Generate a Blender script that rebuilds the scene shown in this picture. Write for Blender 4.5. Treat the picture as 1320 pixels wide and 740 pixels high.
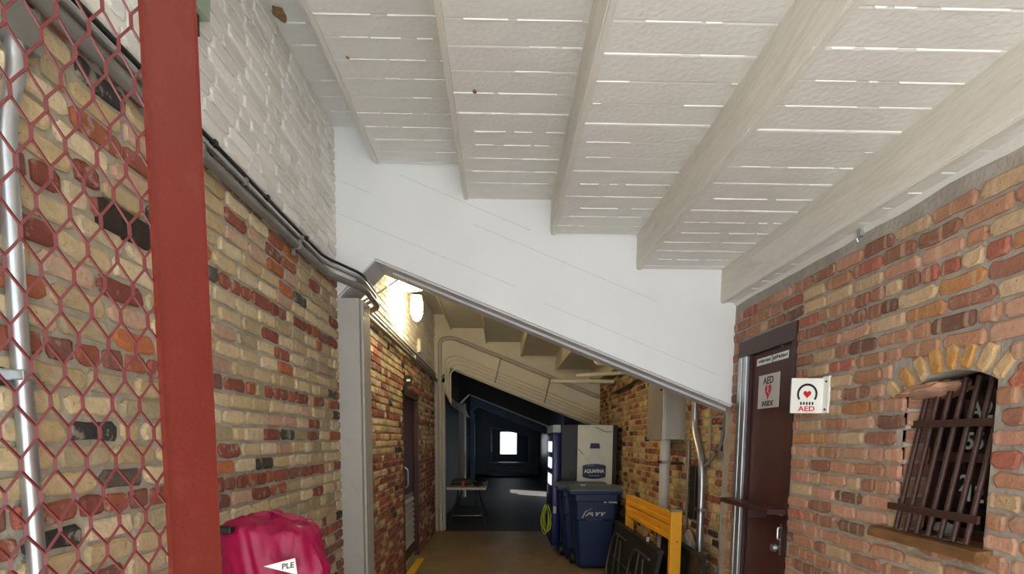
import bpy, bmesh, math, random
from mathutils import Vector, Matrix, noise
random.seed(7)
for o in list(bpy.data.objects): bpy.data.objects.remove(o)
scn = bpy.context.scene
col = scn.collection

# ------------------------------------------------------------------ camera
F_PX, CX, CY, EYE = 730.0, 660.0, 639.0, 1.63
def _v(px, py): return Vector(((px-CX)/F_PX, (CY-py)/F_PX, -1.0))
_fw = _v(645, 566).normalized()
_up = -_v(610, 7980).normalized()
_up = (_up - _fw*_up.dot(_fw)).normalized()
_rt = _fw.cross(_up)
CAM = Matrix((_rt, _fw, _up))                      # camera axes -> world axes
cam_d = bpy.data.cameras.new('camera'); cam = bpy.data.objects.new('camera', cam_d); col.objects.link(cam)
cam_d.sensor_width = 36.0; cam_d.lens = F_PX/1320*36; cam_d.shift_y = (CY-370)/1320
cam_d.clip_start = 0.02; cam_d.clip_end = 400
cam.matrix_world = Matrix.Translation((0, 0, EYE)) @ CAM.to_4x4()
scn.camera = cam
def project(p):
    q = CAM.transposed() @ (Vector(p)-Vector((0, 0, EYE)))
    if q.z > -0.05: return None
    return CX+F_PX*q.x/-q.z, CY-F_PX*q.y/-q.z, -q.z

# ------------------------------------------------------------------ light
world = bpy.data.worlds.new('sky'); scn.world = world; world.use_nodes = True
bg = world.node_tree.nodes['Background']
bg.inputs['Color'].default_value = (0.84, 0.935, 1.0, 1); bg.inputs['Strength'].default_value = 1.0
sun_d = bpy.data.lights.new('sun', 'SUN'); sun_d.energy = 9.0; sun_d.angle = 0.02; sun_d.color = (.97, .985, 1.0)
sun = bpy.data.objects.new('sun', sun_d); col.objects.link(sun)
sun.rotation_euler = Vector((-.53, .38, -.76)).to_track_quat('-Z', 'Y').to_euler()
scn.view_settings.view_transform = 'Standard'; scn.view_settings.look = 'None'
scn.view_settings.gamma = 1.0; scn.view_settings.use_curve_mapping = False
scn.view_settings.exposure = 1.75

# ------------------------------------------------------------------ materials
def lin(c): return tuple(((x/255)/12.92 if x/255 <= .04045 else ((x/255+.055)/1.055)**2.4) for x in c)
def mat(name, rgb, rough=.6, metal=0., var=.12, scale=6., bump=.0, bscale=60., spec=.5, emit=None, estr=0., stretch=None, dirt=None, dirtscale=3., dirtamt=.5):
    m = bpy.data.materials.new(name); m.use_nodes = True
    nt = m.node_tree; N = nt.nodes; L = nt.links; b = N['Principled BSDF']
    b.inputs['Roughness'].default_value = rough; b.inputs['Metallic'].default_value = metal
    b.inputs['Specular IOR Level'].default_value = spec
    c = lin(rgb)
    tc = N.new('ShaderNodeTexCoord'); src = tc.outputs['Object']
    if stretch:
        mp = N.new('ShaderNodeMapping'); mp.inputs['Scale'].default_value = stretch
        L.new(src, mp.inputs['Vector']); src = mp.outputs['Vector']
    n = N.new('ShaderNodeTexNoise'); n.inputs['Scale'].default_value = scale; n.inputs['Detail'].default_value = 6
    L.new(src, n.inputs['Vector'])
    r = N.new('ShaderNodeValToRGB')
    r.color_ramp.elements[0].position = .3; r.color_ramp.elements[1].position = .7
    r.color_ramp.elements[0].color = tuple(x*(1-var) for x in c)+(1,)
    r.color_ramp.elements[1].color = tuple(min(1, x*(1+var)) for x in c)+(1,)
    L.new(n.outputs['Fac'], r.inputs['Fac']); out = r.outputs['Color']
    if dirt:
        n3 = N.new('ShaderNodeTexNoise'); n3.inputs['Scale'].default_value = dirtscale; n3.inputs['Detail'].default_value = 8; n3.inputs['Roughness'].default_value = .7
        L.new(src, n3.inputs['Vector'])
        rr = N.new('ShaderNodeValToRGB'); rr.color_ramp.elements[0].position = .55; rr.color_ramp.elements[1].position = .72
        rr.color_ramp.elements[0].color = (0, 0, 0, 1); rr.color_ramp.elements[1].color = (dirtamt,)*3+(1,)
        L.new(n3.outputs['Fac'], rr.inputs['Fac'])
        mx = N.new('ShaderNodeMixRGB'); mx.inputs['Color2'].default_value = lin(dirt)+(1,)
        L.new(rr.outputs['Color'], mx.inputs['Fac']); L.new(out, mx.inputs['Color1']); out = mx.outputs['Color']
    L.new(out, b.inputs['Base Color'])
    if bump > 0:
        n2 = N.new('ShaderNodeTexNoise'); n2.inputs['Scale'].default_value = bscale; n2.inputs['Detail'].default_value = 5
        L.new(src, n2.inputs['Vector'])
        bp = N.new('ShaderNodeBump'); bp.inputs['Strength'].default_value = bump; bp.inputs['Distance'].default_value = .01
        L.new(n2.outputs['Fac'], bp.inputs['Height']); L.new(bp.outputs['Normal'], b.inputs['Normal'])
    if emit:
        b.inputs['Emission Color'].default_value = lin(emit)+(1,); b.inputs['Emission Strength'].default_value = estr
    return m

def brick_mat(name, stuff, kiss=0., lo=.68, smear=.6, rough=.85, bump=.5, stain=(70, 62, 55)):
    m = bpy.data.materials.new(name); m.use_nodes = True
    nt = m.node_tree; N = nt.nodes; L = nt.links; b = N['Principled BSDF']
    b.inputs['Roughness'].default_value = rough; b.inputs['Specular IOR Level'].default_value = .25
    if stuff:
        a = N.new('ShaderNodeVertexColor'); a.layer_name = 'Col'; base = a.outputs['Color']
    else:
        a = N.new('ShaderNodeObjectInfo'); base = a.outputs['Color']
    g = N.new('ShaderNodeNewGeometry'); pos = g.outputs['Position']
    n = N.new('ShaderNodeTexNoise'); n.inputs['Scale'].default_value = 28; n.inputs['Detail'].default_value = 7; n.inputs['Roughness'].default_value = .7
    L.new(pos, n.inputs['Vector'])
    r = N.new('ShaderNodeValToRGB'); r.color_ramp.elements[0].position = .25; r.color_ramp.elements[1].position = .75
    r.color_ramp.elements[0].color = (lo, lo*.985, lo*.96, 1); r.color_ramp.elements[1].color = (1.0, 1.0, 1.0, 1)
    L.new(n.outputs['Fac'], r.inputs['Fac'])
    mu = N.new('ShaderNodeMixRGB'); mu.blend_type = 'MULTIPLY'; mu.inputs['Fac'].default_value = 1
    L.new(base, mu.inputs['Color1']); L.new(r.outputs['Color'], mu.inputs['Color2']); out = mu.outputs['Color']
    # small dark pits
    v = N.new('ShaderNodeTexNoise'); v.inputs['Scale'].default_value = 95; v.inputs['Detail'].default_value = 2
    L.new(pos, v.inputs['Vector'])
    vr = N.new('ShaderNodeValToRGB'); vr.color_ramp.elements[0].position = .66; vr.color_ramp.elements[1].position = .73
    vr.color_ramp.elements[0].color = (0, 0, 0, 1); vr.color_ramp.elements[1].color = (.6, .6, .6, 1)
    L.new(v.outputs['Fac'], vr.inputs['Fac'])
    mx = N.new('ShaderNodeMixRGB'); mx.inputs['Color2'].default_value = lin(stain)+(1,)
    L.new(vr.outputs['Color'], mx.inputs['Fac']); L.new(out, mx.inputs['Color1']); out = mx.outputs['Color']
    sm = N.new('ShaderNodeTexNoise'); sm.inputs['Scale'].default_value = 17; sm.inputs['Detail'].default_value = 5; sm.inputs['Roughness'].default_value = .65
    L.new(pos, sm.inputs['Vector'])
    sr = N.new('ShaderNodeValToRGB'); sr.color_ramp.elements[0].position = .57; sr.color_ramp.elements[1].position = .64
    sr.color_ramp.elements[0].color = (0, 0, 0, 1); sr.color_ramp.elements[1].color = (smear,)*3+(1,)
    L.new(sm.outputs['Fac'], sr.inputs['Fac'])
    ms_ = N.new('ShaderNodeMixRGB'); ms_.inputs['Color2'].default_value = lin((178, 168, 150))+(1,)
    L.new(sr.outputs['Color'], ms_.inputs['Fac']); L.new(out, ms_.inputs['Color1']); out = ms_.outputs['Color']
    if kiss > 0:                                    # flash stripes from the kiln, along the brick
        uv = N.new('ShaderNodeUVMap'); uv.uv_map = 'UVMap'
        sx = N.new('ShaderNodeSeparateXYZ'); L.new(uv.outputs['UV'], sx.inputs[0])
        cmb = N.new('ShaderNodeCombineXYZ')
        if stuff: L.new(sx.outputs['X'], cmb.inputs['X'])
        else:
            ad = N.new('ShaderNodeMath'); ad.operation = 'MULTIPLY_ADD'; ad.inputs[1].default_value = 40
            L.new(a.outputs['Random'], ad.inputs[0]); L.new(sx.outputs['X'], ad.inputs[2]); L.new(ad.outputs[0], cmb.inputs['X'])
        kn = N.new('ShaderNodeTexNoise'); kn.inputs['Scale'].default_value = 24; kn.inputs['Detail'].default_value = 1
        L.new(cmb.outputs[0], kn.inputs['Vector'])
        kr = N.new('ShaderNodeValToRGB'); kr.color_ramp.elements[0].position = .56; kr.color_ramp.elements[1].position = .62
        kr.color_ramp.elements[0].color = (0, 0, 0, 1); kr.color_ramp.elements[1].color = (kiss,)*3+(1,)
        L.new(kn.outputs['Fac'], kr.inputs['Fac'])
        mk = N.new('ShaderNodeMixRGB'); mk.inputs['Color2'].default_value = lin((208, 176, 146))+(1,)
        L.new(kr.outputs['Color'], mk.inputs['Fac']); L.new(out, mk.inputs['Color1']); out = mk.outputs['Color']
    L.new(out, b.inputs['Base Color'])
    bn = N.new('ShaderNodeTexNoise'); bn.inputs['Scale'].default_value = 60; bn.inputs['Detail'].default_value = 6
    L.new(pos, bn.inputs['Vector'])
    bp = N.new('ShaderNodeBump'); bp.inputs['Strength'].default_value = bump; bp.inputs['Distance'].default_value = .008
    L.new(bn.outputs['Fac'], bp.inputs['Height']); L.new(bp.outputs['Normal'], b.inputs['Normal'])
    return m

M = {}
M['mortarL'] = mat('mortar_warm_grey', (176, 167, 150), .95, var=.16, scale=9, bump=.7, bscale=45)
M['mortarR'] = mat('mortar_grey', (168, 160, 148), .95, var=.16, scale=9, bump=.7, bscale=45)
M['mortarW'] = mat('white_painted_mortar', (243, 240, 231), .8, var=.04, scale=7, bump=.6, bscale=30, dirt=(170, 155, 130), dirtscale=4, dirtamt=.35)
M['brickL'] = brick_mat('cream_common_brick', False); M['brickLs'] = brick_mat('cream_common_brick_field', True)
M['brickR'] = brick_mat('salmon_common_brick', False, kiss=.5, smear=.35); M['brickRs'] = brick_mat('salmon_common_brick_field', True, kiss=.5, smear=.35)
M['brickW'] = brick_mat('white_painted_brick', False, rough=.55, stain=(224, 216, 200), lo=.93, smear=0.); M['brickWs'] = brick_mat('white_painted_brick_field', True, rough=.55, stain=(224, 216, 200), lo=.93, smear=0.)
M['ceil'] = mat('white_painted_board_concrete', (230, 227, 219), .62, var=.045, scale=5, bump=.35, bscale=38, dirt=(196, 188, 172), dirtscale=5, dirtamt=.4)
M['riser'] = mat('painted_riser', (222, 216, 203), .6, var=.06, scale=4, bump=.6, bscale=14, stretch=(3, .6, 3), dirt=(190, 178, 158), dirtscale=3, dirtamt=.4)
M['ridge'] = mat('thick_white_paint_ridge', (236, 234, 228), .4, var=.02)
M['beam'] = mat('smooth_white_paint', (237, 237, 235), .55, var=.025, scale=2, bump=.12, bscale=90)
M['seam'] = mat('beam_seam', (205, 205, 203), .6, var=.03)
M['beamgrey'] = mat('grey_paint', (202, 202, 202), .5, var=.06, scale=5, bump=.15)
M['pilaster'] = mat('pale_grey_paint', (182, 177, 168), .5, var=.07, scale=4, bump=.15, dirt=(140, 132, 120), dirtscale=4, dirtamt=.4)
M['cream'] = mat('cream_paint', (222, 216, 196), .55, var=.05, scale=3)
M['floor'] = mat('worn_brown_concrete', (132, 112, 82), .42, var=.2, scale=2.2, bump=.15, bscale=40, dirt=(84, 70, 52), dirtscale=1.6, dirtamt=.6)
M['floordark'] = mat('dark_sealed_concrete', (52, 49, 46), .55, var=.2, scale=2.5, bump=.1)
M['ground'] = mat('outdoor_pavement', (182, 184, 184), .9, var=.1, scale=1.5, bump=.3)
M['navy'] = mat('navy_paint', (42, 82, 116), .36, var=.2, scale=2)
M['charcoal'] = mat('charcoal_paint', (46, 46, 50), .55, var=.15, scale=2)
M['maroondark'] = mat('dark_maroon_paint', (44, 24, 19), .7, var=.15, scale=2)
M['red'] = mat('red_oxide_paint', (100, 31, 21), .42, var=.05, scale=14, bump=.12, bscale=160, dirt=(120, 58, 46), dirtscale=26, dirtamt=.35)
M['redmesh'] = mat('maroon_gloss_paint', (88, 26, 27), .32, var=.1, scale=30)
M['galv'] = mat('galvanised_steel', (186, 188, 190), .32, .85, var=.08, scale=20)
M['steel'] = mat('weathered_grey_steel', (138, 134, 128), .5, .45, var=.15, scale=9)
M['boxsteel'] = mat('brushed_box_steel', (176, 170, 162), .38, .5, var=.1, scale=6, stretch=(1, 1, .2))
M['blackmetal'] = mat('black_metal', (26, 25, 25), .45, .2, var=.2)
M['blackcable'] = mat('black_cable', (34, 33, 33), .5)
M['door'] = mat('oxblood_door_paint', (72, 32, 25), .58, var=.1, scale=4, bump=.08)
M['doortrim'] = mat('oxblood_trim_paint', (66, 34, 32), .5, var=.1, scale=4)
M['bars'] = mat('rust_brown_bar_paint', (62, 36, 30), .5, var=.25, scale=18, bump=.3)
M['sill'] = mat('weathered_timber', (120, 82, 44), .7, var=.35, scale=7, bump=.5, bscale=20, stretch=(6, 1, 6))
M['white'] = mat('white_sign', (238, 236, 228), .4, var=.01)
M['poster'] = mat('paper_notice', (206, 198, 190), .5, var=.02)
M['ink'] = mat('black_print', (24, 23, 24), .5, var=0)
M['redink'] = mat('red_print', (200, 28, 40), .5, var=0)
M['blueplastic'] = mat('dark_blue_plastic', (14, 36, 78), .45, var=.1, scale=5)
M['lid'] = mat('grey_blue_lid_plastic', (78, 92, 106), .45, var=.15, scale=5)
M['print'] = mat('pale_print', (190, 190, 190), .5, var=0)
M['black'] = mat('black_cabinet', (20, 22, 26), .45, var=.1)
M['vblue'] = mat('vending_blue', (12, 24, 90), .3, var=.1)
M['vtop'] = mat('vending_header', (150, 170, 190), .35, var=.1)
M['vwin'] = mat('vending_lit_window', (220, 225, 235), .3, var=.05, emit=(205, 215, 235), estr=.5)
M['vpanel'] = mat('pale_panel', (206, 210, 204), .45, var=.04, scale=6, dirt=(170, 176, 176), dirtscale=3, dirtamt=.3)
M['vgrey'] = mat('faint_grey_print', (198, 203, 200), .45, var=.03)
M['vnavy'] = mat('navy_print', (22, 28, 82), .4, var=0)
M['teal'] = mat('teal_print', (40, 120, 160), .4, var=0)
M['yellow'] = mat('safety_yellow', (236, 164, 18), .42, var=.07, scale=9)
M['greycap'] = mat('grey_cap', (130, 126, 118), .6, var=.1)
M['tblack'] = mat('black_tabletop', (28, 27, 26), .55, var=.2)
M['tube'] = mat('dark_tube', (88, 86, 80), .35, .6)
M['tablewhite'] = mat('light_grey_tabletop', (196, 194, 190), .5, var=.05)
M['magenta'] = mat('magenta_nylon', (150, 8, 62), .42, var=.12, scale=9, bump=.12, bscale=120, spec=.4)
M['lime'] = mat('lime_cord', (190, 205, 50), .5)
M['yline'] = mat('yellow_floor_paint', (214, 172, 24), .6, var=.15, scale=9)
M['lamp'] = mat('lamp_glass', (255, 240, 205), .2, emit=(255, 230, 180), estr=40)
M['diffuser'] = mat('lamp_diffuser', (245, 245, 240), .4, emit=(255, 240, 212), estr=9.0)
M['orange'] = mat('orange_plastic', (210, 70, 30), .5)
M['glass'] = bpy.data.materials.new('dark_glass'); M['glass'].use_nodes = True
_b = M['glass'].node_tree.nodes['Principled BSDF']; _b.inputs['Base Color'].default_value = (.012, .010, .009, 1); _b.inputs['Roughness'].default_value = .12
M['numer'] = mat('faded_number_paint', (176, 188, 186), .6, var=.1)
M['lichen'] = mat('pale_green_enamel', (156, 172, 148), .5, var=.06)
M['rust'] = mat('rust_stain', (150, 112, 74), .9, var=.3, scale=30)
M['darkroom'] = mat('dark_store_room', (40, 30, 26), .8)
M['bagcloth'] = mat('dusty_tan_plastic', (170, 156, 136), .6, var=.12, scale=14, bump=.4, bscale=20)
M['brass'] = mat('worn_brass', (150, 135, 105), .35, .7)

# ------------------------------------------------------------------ builders
WL = {}
def place(o, base, parent):
    if parent is not None:
        o.parent = parent; o.location = Vector(base)-WL[parent]
    else: o.location = base
    WL[o] = Vector(base)
def tag(o, label=None, cat=None, group=None, kind=None):
    if label: o['label'] = label
    if cat: o['category'] = cat
    if group: o['group'] = group
    if kind: o['kind'] = kind
    return o
def empty(name, loc, label=None, cat=None, group=None, kind=None):
    o = bpy.data.objects.new(name, None); col.objects.link(o); o.empty_display_size = .1
    place(o, loc, None); return tag(o, label, cat, group, kind)
class MB:
    def __init__(s): s.v = []; s.f = []
    def add(s, vs, fs):
        k = len(s.v); s.v += [Vector(p) for p in vs]; s.f += [tuple(i+k for i in q) for q in fs]; return s
    def box(s, x0, x1, y0, y1, z0, z1, ch=0.):
        if ch <= 0:
            return s.add([(x0,y0,z0),(x1,y0,z0),(x1,y1,z0),(x0,y1,z0),(x0,y0,z1),(x1,y0,z1),(x1,y1,z1),(x0,y1,z1)],
                     [(3,2,1,0),(4,5,6,7),(0,1,5,4),(1,2,6,5),(2,3,7,6),(3,0,4,7)])
        bm = bmesh.new(); bmesh.ops.create_cube(bm, size=1)
        for q in bm.verts: q.co = Vector((x0+(q.co.x+.5)*(x1-x0), y0+(q.co.y+.5)*(y1-y0), z0+(q.co.z+.5)*(z1-z0)))
        bmesh.ops.bevel(bm, geom=bm.edges[:], offset=ch, segments=2, affect='EDGES', profile=.6)
        s.frombm(bm); bm.free(); return s
    def frombm(s, bm):
        bm.verts.index_update(); return s.add([q.co.copy() for q in bm.verts], [[q.index for q in f.verts] for f in bm.faces])
    def prism(s, pts, axis, a, b):
        """polygon pts in the two other axes, extruded along axis from a to b"""
        def mk(p, t): return {'x': (t, p[0], p[1]), 'y': (p[0], t, p[1]), 'z': (p[0], p[1], t)}[axis]
        n = len(pts)
        return s.add([mk(p, a) for p in pts]+[mk(p, b) for p in pts],
                     [tuple(range(n)), tuple(range(2*n-1, n-1, -1))]+[(i, i+n, (i+1) % n+n, (i+1) % n) for i in range(n)])
    def tube(s, path, r, seg=10, cap=True):
        P = [Vector(p) for p in path]; k = len(s.v); up = None
        for i, p in enumerate(P):
            t = (P[min(i+1, len(P)-1)]-P[max(i-1, 0)]).normalized()
            if up is None:
                up = Vector((0, 0, 1)) if abs(t.z) < .9 else Vector((1, 0, 0))
            n1 = (up-t*up.dot(t))
            n1 = n1.normalized() if n1.length > 1e-6 else t.orthogonal().normalized()
            n2 = t.cross(n1); up = n1
            rr = r[i] if isinstance(r, (list, tuple)) else r
            for j in range(seg):
                a = 2*math.pi*j/seg; s.v.append(p+n1*rr*math.cos(a)+n2*rr*math.sin(a))
        for i in range(len(P)-1):
            for j in range(seg):
                a = k+i*seg+j; b = k+i*seg+(j+1) % seg; s.f.append((a, b, b+seg, a+seg))
        if cap:
            s.f.append(tuple(k+j for j in reversed(range(seg)))); s.f.append(tuple(k+(len(P)-1)*seg+j for j in range(seg)))
        return s
    def lathe(s, prof, c, seg=20):
        k = len(s.v); c = Vector(c)
        for (r, z) in prof:
            for j in range(seg):
                a = 2*math.pi*j/seg; s.v.append(c+Vector((r*math.cos(a), r*math.sin(a), z)))
        for i in range(len(prof)-1):
            for j in range(seg):
                a = k+i*seg+j; b = k+i*seg+(j+1) % seg; s.f.append((a, b, b+seg, a+seg))
        s.f.append(tuple(k+j for j in reversed(range(seg)))); s.f.append(tuple(k+(len(prof)-1)*seg+j for j in range(seg)))
        return s
    def build(s, name, m, parent=None, smooth=False, label=None, cat=None, group=None, kind=None, base=None):
        me = bpy.data.meshes.new(name)
        if base is None:
            xs = [p.x for p in s.v]; ys = [p.y for p in s.v]; zs = [p.z for p in s.v]
            base = Vector(((min(xs)+max(xs))/2, (min(ys)+max(ys))/2, min(zs)))
        base = Vector(base)
        me.from_pydata([p-base for p in s.v], [], s.f)
        bm = bmesh.new(); bm.from_mesh(me); bmesh.ops.recalc_face_normals(bm, faces=bm.faces[:]); bm.to_mesh(me); bm.free()
        if smooth:
            for p in me.polygons: p.use_smooth = True
            try: me.set_sharp_from_angle(angle=math.radians(40))
            except Exception: pass
        me.materials.append(M[m] if isinstance(m, str) else m)
        o = bpy.data.objects.new(name, me); col.objects.link(o); place(o, base, parent)
        return tag(o, label, cat, group, kind)
def fillet(pts, r, n=6):
    P = [Vector(p) for p in pts]; out = [P[0]]
    for i in range(1, len(P)-1):
        a, b, c = P[i-1], P[i], P[i+1]
        d1 = (a-b); d2 = (c-b); q = min(r, d1.length*.45, d2.length*.45)
        p0 = b+d1.normalized()*q; p1 = b+d2.normalized()*q
        for k in range(n+1):
            t = k/n; out.append(p0*(1-t)**2+b*2*t*(1-t)+p1*t*t)
    out.append(P[-1]); return out
def text(s, size, name, m, parent, origin, xdir, ydir, depth=.0015, shear=0., sx=1., align='CENTER', label=None):
    cu = bpy.data.curves.new('t', 'FONT'); cu.body = s; cu.size = size; cu.align_x = align; cu.align_y = 'CENTER'; cu.extrude = depth; cu.shear = shear; cu.resolution_u = 3
    cu.offset = size*.018
    t = bpy.data.objects.new('t', cu); col.objects.link(t)
    dg = bpy.context.evaluated_depsgraph_get(); me = bpy.data.meshes.new_from_object(t.evaluated_get(dg))
    bpy.data.objects.remove(t)
    x = Vector(xdir).normalized(); y = Vector(ydir).normalized(); z = x.cross(y)
    for q in me.vertices: q.co = x*q.co.x*sx+y*q.co.y+z*q.co.z
    me.materials.clear(); me.materials.append(M[m]); me.name = name
    o = bpy.data.objects.new(name, me); col.objects.link(o); place(o, origin, parent)
    if label: o['label'] = label
    return o

# ------------------------------------------------------------------ main measures (metres)
XL, XR, XRF = -1.15, 1.66, 1.74
YS = [4.08, 9.95, 15.8, 21.65]; TH = .32
Y0 = -1.0; YE = 26.0
RX = [-.866, -.262, .342, .945, 1.548]           # step risers across the vault
TZ = [3.72, 3.495, 3.27, 3.045, 2.82, 2.60]      # undersides of the steps
EDGE = [XL-.3]+RX+[2.1]
APEX = (-.872, 2.866); SL = -.389
def soffit(x): return APEX[1]+SL*(x-APEX[0])

# ------------------------------------------------------------------ ground and floor
MB().box(-30, 30, -40, Y0-.0, -.25, -.02).build('ground', 'ground', kind='structure', label='pale open pavement outside the passage', base=(0, -20, -.02))
MB().box(XL-.3, 2.1, Y0, 4.3, -.2, 0).build('floor', 'ground', kind='structure', label='unseen near bay floor, made pale to bounce light upward')  # out of view; given the pale pavement colour to bounce light onto the ceiling
MB().box(XL-.3, 2.1, 4.3, 9.95, -.2, 0).build('floor', 'floor', kind='structure', label='worn brown concrete passage floor')
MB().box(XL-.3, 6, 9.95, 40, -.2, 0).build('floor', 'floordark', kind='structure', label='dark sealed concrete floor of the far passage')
MB().box(-1.13, -1.03, 5.9, 7.64, .0, .003).build('floor_stripe', 'yline', label='yellow painted line on floor along left wall', cat='floor marking')

# ------------------------------------------------------------------ brick walls
def brick_variant(L, H, seed, d=.011, rough=1.):
    R = random.Random(seed); hl, hh = L/2, H/2; c = min(.016, L*.14)
    j = lambda s: R.uniform(-s, s)*rough
    ch = lambda: c*R.uniform(.5, 1.3)
    a, b, e, g = ch(), ch(), ch(), ch()
    ring = [(-hl+a, -hh), (j(hl*.4), -hh+j(.003)), (hl-b, -hh), (hl, -hh+b*.8), (hl, hh-e*.8), (hl-e, hh), (j(hl*.4), hh+j(.003)), (-hl+g, hh), (-hl, hh-g*.8), (-hl, -hh+a*.8)]
    ring = [(p[0]+j(.003), p[1]+j(.0025)) for p in ring]; n = len(ring)
    v = [(-.015, p[0], p[1]) for p in ring]+[(d*.55, p[0], p[1]) for p in ring]
    v += [(d+j(.0015), p[0]*(1-.010/hl), p[1]*(1-.006/hh)) for p in ring]
    f = [(i, (i+1) % n, (i+1) % n+n, i+n) for i in range(n)]+[(i+n, (i+1) % n+n, (i+1) % n+2*n, i+2*n) for i in range(n)]+[tuple(range(2*n, 3*n))]
    return v, f
SV = [brick_variant(.196, .055, 100+i, rough=1.4) for i in range(9)]
HV = [brick_variant(.088, .055, 300+i, rough=1.2) for i in range(7)]
def make_brick_mesh(v, f, name, m, L):
    me = bpy.data.meshes.new(name); me.from_pydata(v, [], f); me.materials.append(M[m])
    uv = me.uv_layers.new(name='UVMap')
    for lp in me.loops: p = v[lp.vertex_index]; uv.data[lp.index].uv = (p[1], p[2])
    return me
SEEN = {}
def brick_layer(wall, x, face, y0, y1, z0, z1, pick, mname, holes=(), limit=300, z_off=0., header_every=6, seed=1, clipf=None, thin=1.0):
    """face=+1: looks to +X, face=-1: looks to -X"""
    R = random.Random(seed); cand = []
    CO = .07; i = int(math.ceil((z0-z_off)/CO))
    while True:
        zc = z_off+i*CO+CO/2
        if zc+CO/2 > z1+.012: break
        hdr = (i % header_every == 2)
        y = y0 - R.uniform(0, .2)
        while y < y1:
            head = (hdr and R.random() < .85) or R.random() < .10
            L0 = (.102 if head else .212)*R.uniform(.96, 1.04)
            a, b = y, y+L0; y += L0
            a = max(a, y0); b = min(b, y1)
            parts = [(a, b)]
            for (hy0, hy1, hz0, hz1) in holes:
                if zc+.026 > hz0 and zc-.026 < hz1:
                    q = []
                    for (s, e) in parts:
                        if e <= hy0 or s >= hy1: q.append((s, e))
                        else:
                            if s < hy0: q.append((s, hy0))
                            if e > hy1: q.append((hy1, e))
                    parts = q
            for (s, e) in parts:
                if e-s < .045: continue
                cand.append((s, e, zc, i, head))
        i += 1
    out = []
    for (s, e, zc, i, head) in cand:
        yc = (s+e)/2; ln = e-s
        if clipf and clipf(yc, zc): continue
        c = lin(pick(R, i, yc, zc, head)); k = R.uniform(.88, 1.1); c = tuple(min(1, q*k) for q in c)
        pr = project((x, yc, zc)); area = 0
        if pr and -30 < pr[0] < 1350 and -20 < pr[1] < 760:
            pa = project((x, s, zc)); pb = project((x, e, zc)); pu = project((x, yc, zc+.03)); pd = project((x, yc, zc-.03))
            if pa and pb and pu and pd: area = abs(pa[0]-pb[0])*abs(pu[1]-pd[1])
        short = ln < .13
        V = HV if short else SV; vi = R.randrange(len(V))
        out.append((area, yc, zc, ln-.013*thin, c, short, vi, R.uniform(-.002, .003), R.uniform(-.012, .012), R.uniform(0, 40)))
    out.sort(key=lambda q: -q[0])
    # nearest ones: objects of their own
    key = (mname,)
    if key not in SEEN:
        SEEN[key] = ([make_brick_mesh(*v, 'brick', mname, .196) for v in SV], [make_brick_mesh(*v, 'brick', mname, .088) for v in HV])
    ms, mh = SEEN[key]
    wl = WL[wall]
    nobj = min(limit, sum(1 for q in out if q[0] > 40))
    for (area, yc, zc, ln, c, short, vi, dx, tilt, ro) in out[:nobj]:
        o = bpy.data.objects.new('brick', (mh if short else ms)[vi]); col.objects.link(o)
        o.parent = wall; o.location = Vector((x+dx*face, yc, zc))-wl
        o.rotation_euler = (tilt, 0, 0 if face > 0 else math.pi)
        o.scale = (1, ln/(.088 if short else .196), 1); o.color = c+(1,)
    rest = out[nobj:]
    if rest:
        vs = []; fs = []; cs = []; us = []
        for (area, yc, zc, ln, c, short, vi, dx, tilt, ro) in rest:
            V, Fc = (HV if short else SV)[vi]; sc = ln/(.088 if short else .196); k = len(vs)
            for p in V:
                yy = p[1]*sc*face; vs.append((x+(p[0]+dx)*face-wl.x, yc+yy-wl.y, zc+p[2]+tilt*yy-wl.z)); us.append((p[1]*sc+ro, p[2]))
            for q in Fc: fs.append(tuple(k+w for w in q)); cs += [c]*len(q)
        me = bpy.data.meshes.new('brick_field'); me.from_pydata(vs, [], fs); me.materials.append(M[mname+'s'])
        ca = me.color_attributes.new('Col', 'FLOAT_COLOR', 'CORNER'); uv = me.uv_layers.new(name='UVMap')
        flat = []
        for c in cs: flat += [c[0], c[1], c[2], 1]
        ca.data.foreach_set('color', flat)
        for lp in me.loops: uv.data[lp.index].uv = us[lp.vertex_index]
        o = bpy.data.objects.new('brick_field', me); col.objects.link(o); o.parent = wall; o['kind'] = 'stuff'; WL[o] = wl
    return nobj, len(rest)

CREAM = [(222, 199, 158), (212, 187, 144), (228, 207, 170), (204, 179, 136)]
def pick_left(R, i, y, z, head):
    t = R.random()
    if i % 6 == 2: red = .88
    elif z < 1.05: red = .62 - .25*max(0, z-.6)
    else: red = .10
    if y > 4.3 and z < 1.45: red = max(red, .72)
    if t < red: return R.choice([(158, 92, 74), (168, 100, 78), (150, 86, 72), (176, 106, 78), (146, 98, 84)])
    t = R.random()
    if t < .065: return R.choice([(84, 78, 72), (70, 66, 64), (102, 94, 84)])
    if t < .13: return (192, 118, 76)
    if t < .24: return R.choice([(210, 176, 148), (204, 166, 140)])
    if t < .36: return (186, 168, 134)
    return R.choice(CREAM)
def pick_far(R, i, y, z, head):
    t = R.random()
    if t < .32: return R.choice([(158, 92, 60), (148, 80, 56), (166, 104, 68)])
    if t < .39: return (70, 62, 52)
    return R.choice([(206, 178, 124), (190, 160, 108), (214, 188, 138), (178, 142, 96)])
def pick_right(R, i, y, z, head):
    t = R.random()
    if t < .30: return R.choice([(192, 143, 114), (186, 135, 106)])
    if t < .52: return R.choice([(202, 155, 130), (198, 147, 122)])
    if t < .72: return R.choice([(168, 118, 96), (160, 112, 92)])
    if t < .86: return R.choice([(208, 178, 142), (202, 170, 134)])
    if t < .92: return (194, 138, 92)
    if t < .96: return (178, 108, 90)
    return (134, 98, 82)
def pick_white(R, i, y, z, head):
    return R.choice([(246, 243, 236), (245, 241, 233), (247, 245, 239), (243, 239, 229)])
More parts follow.
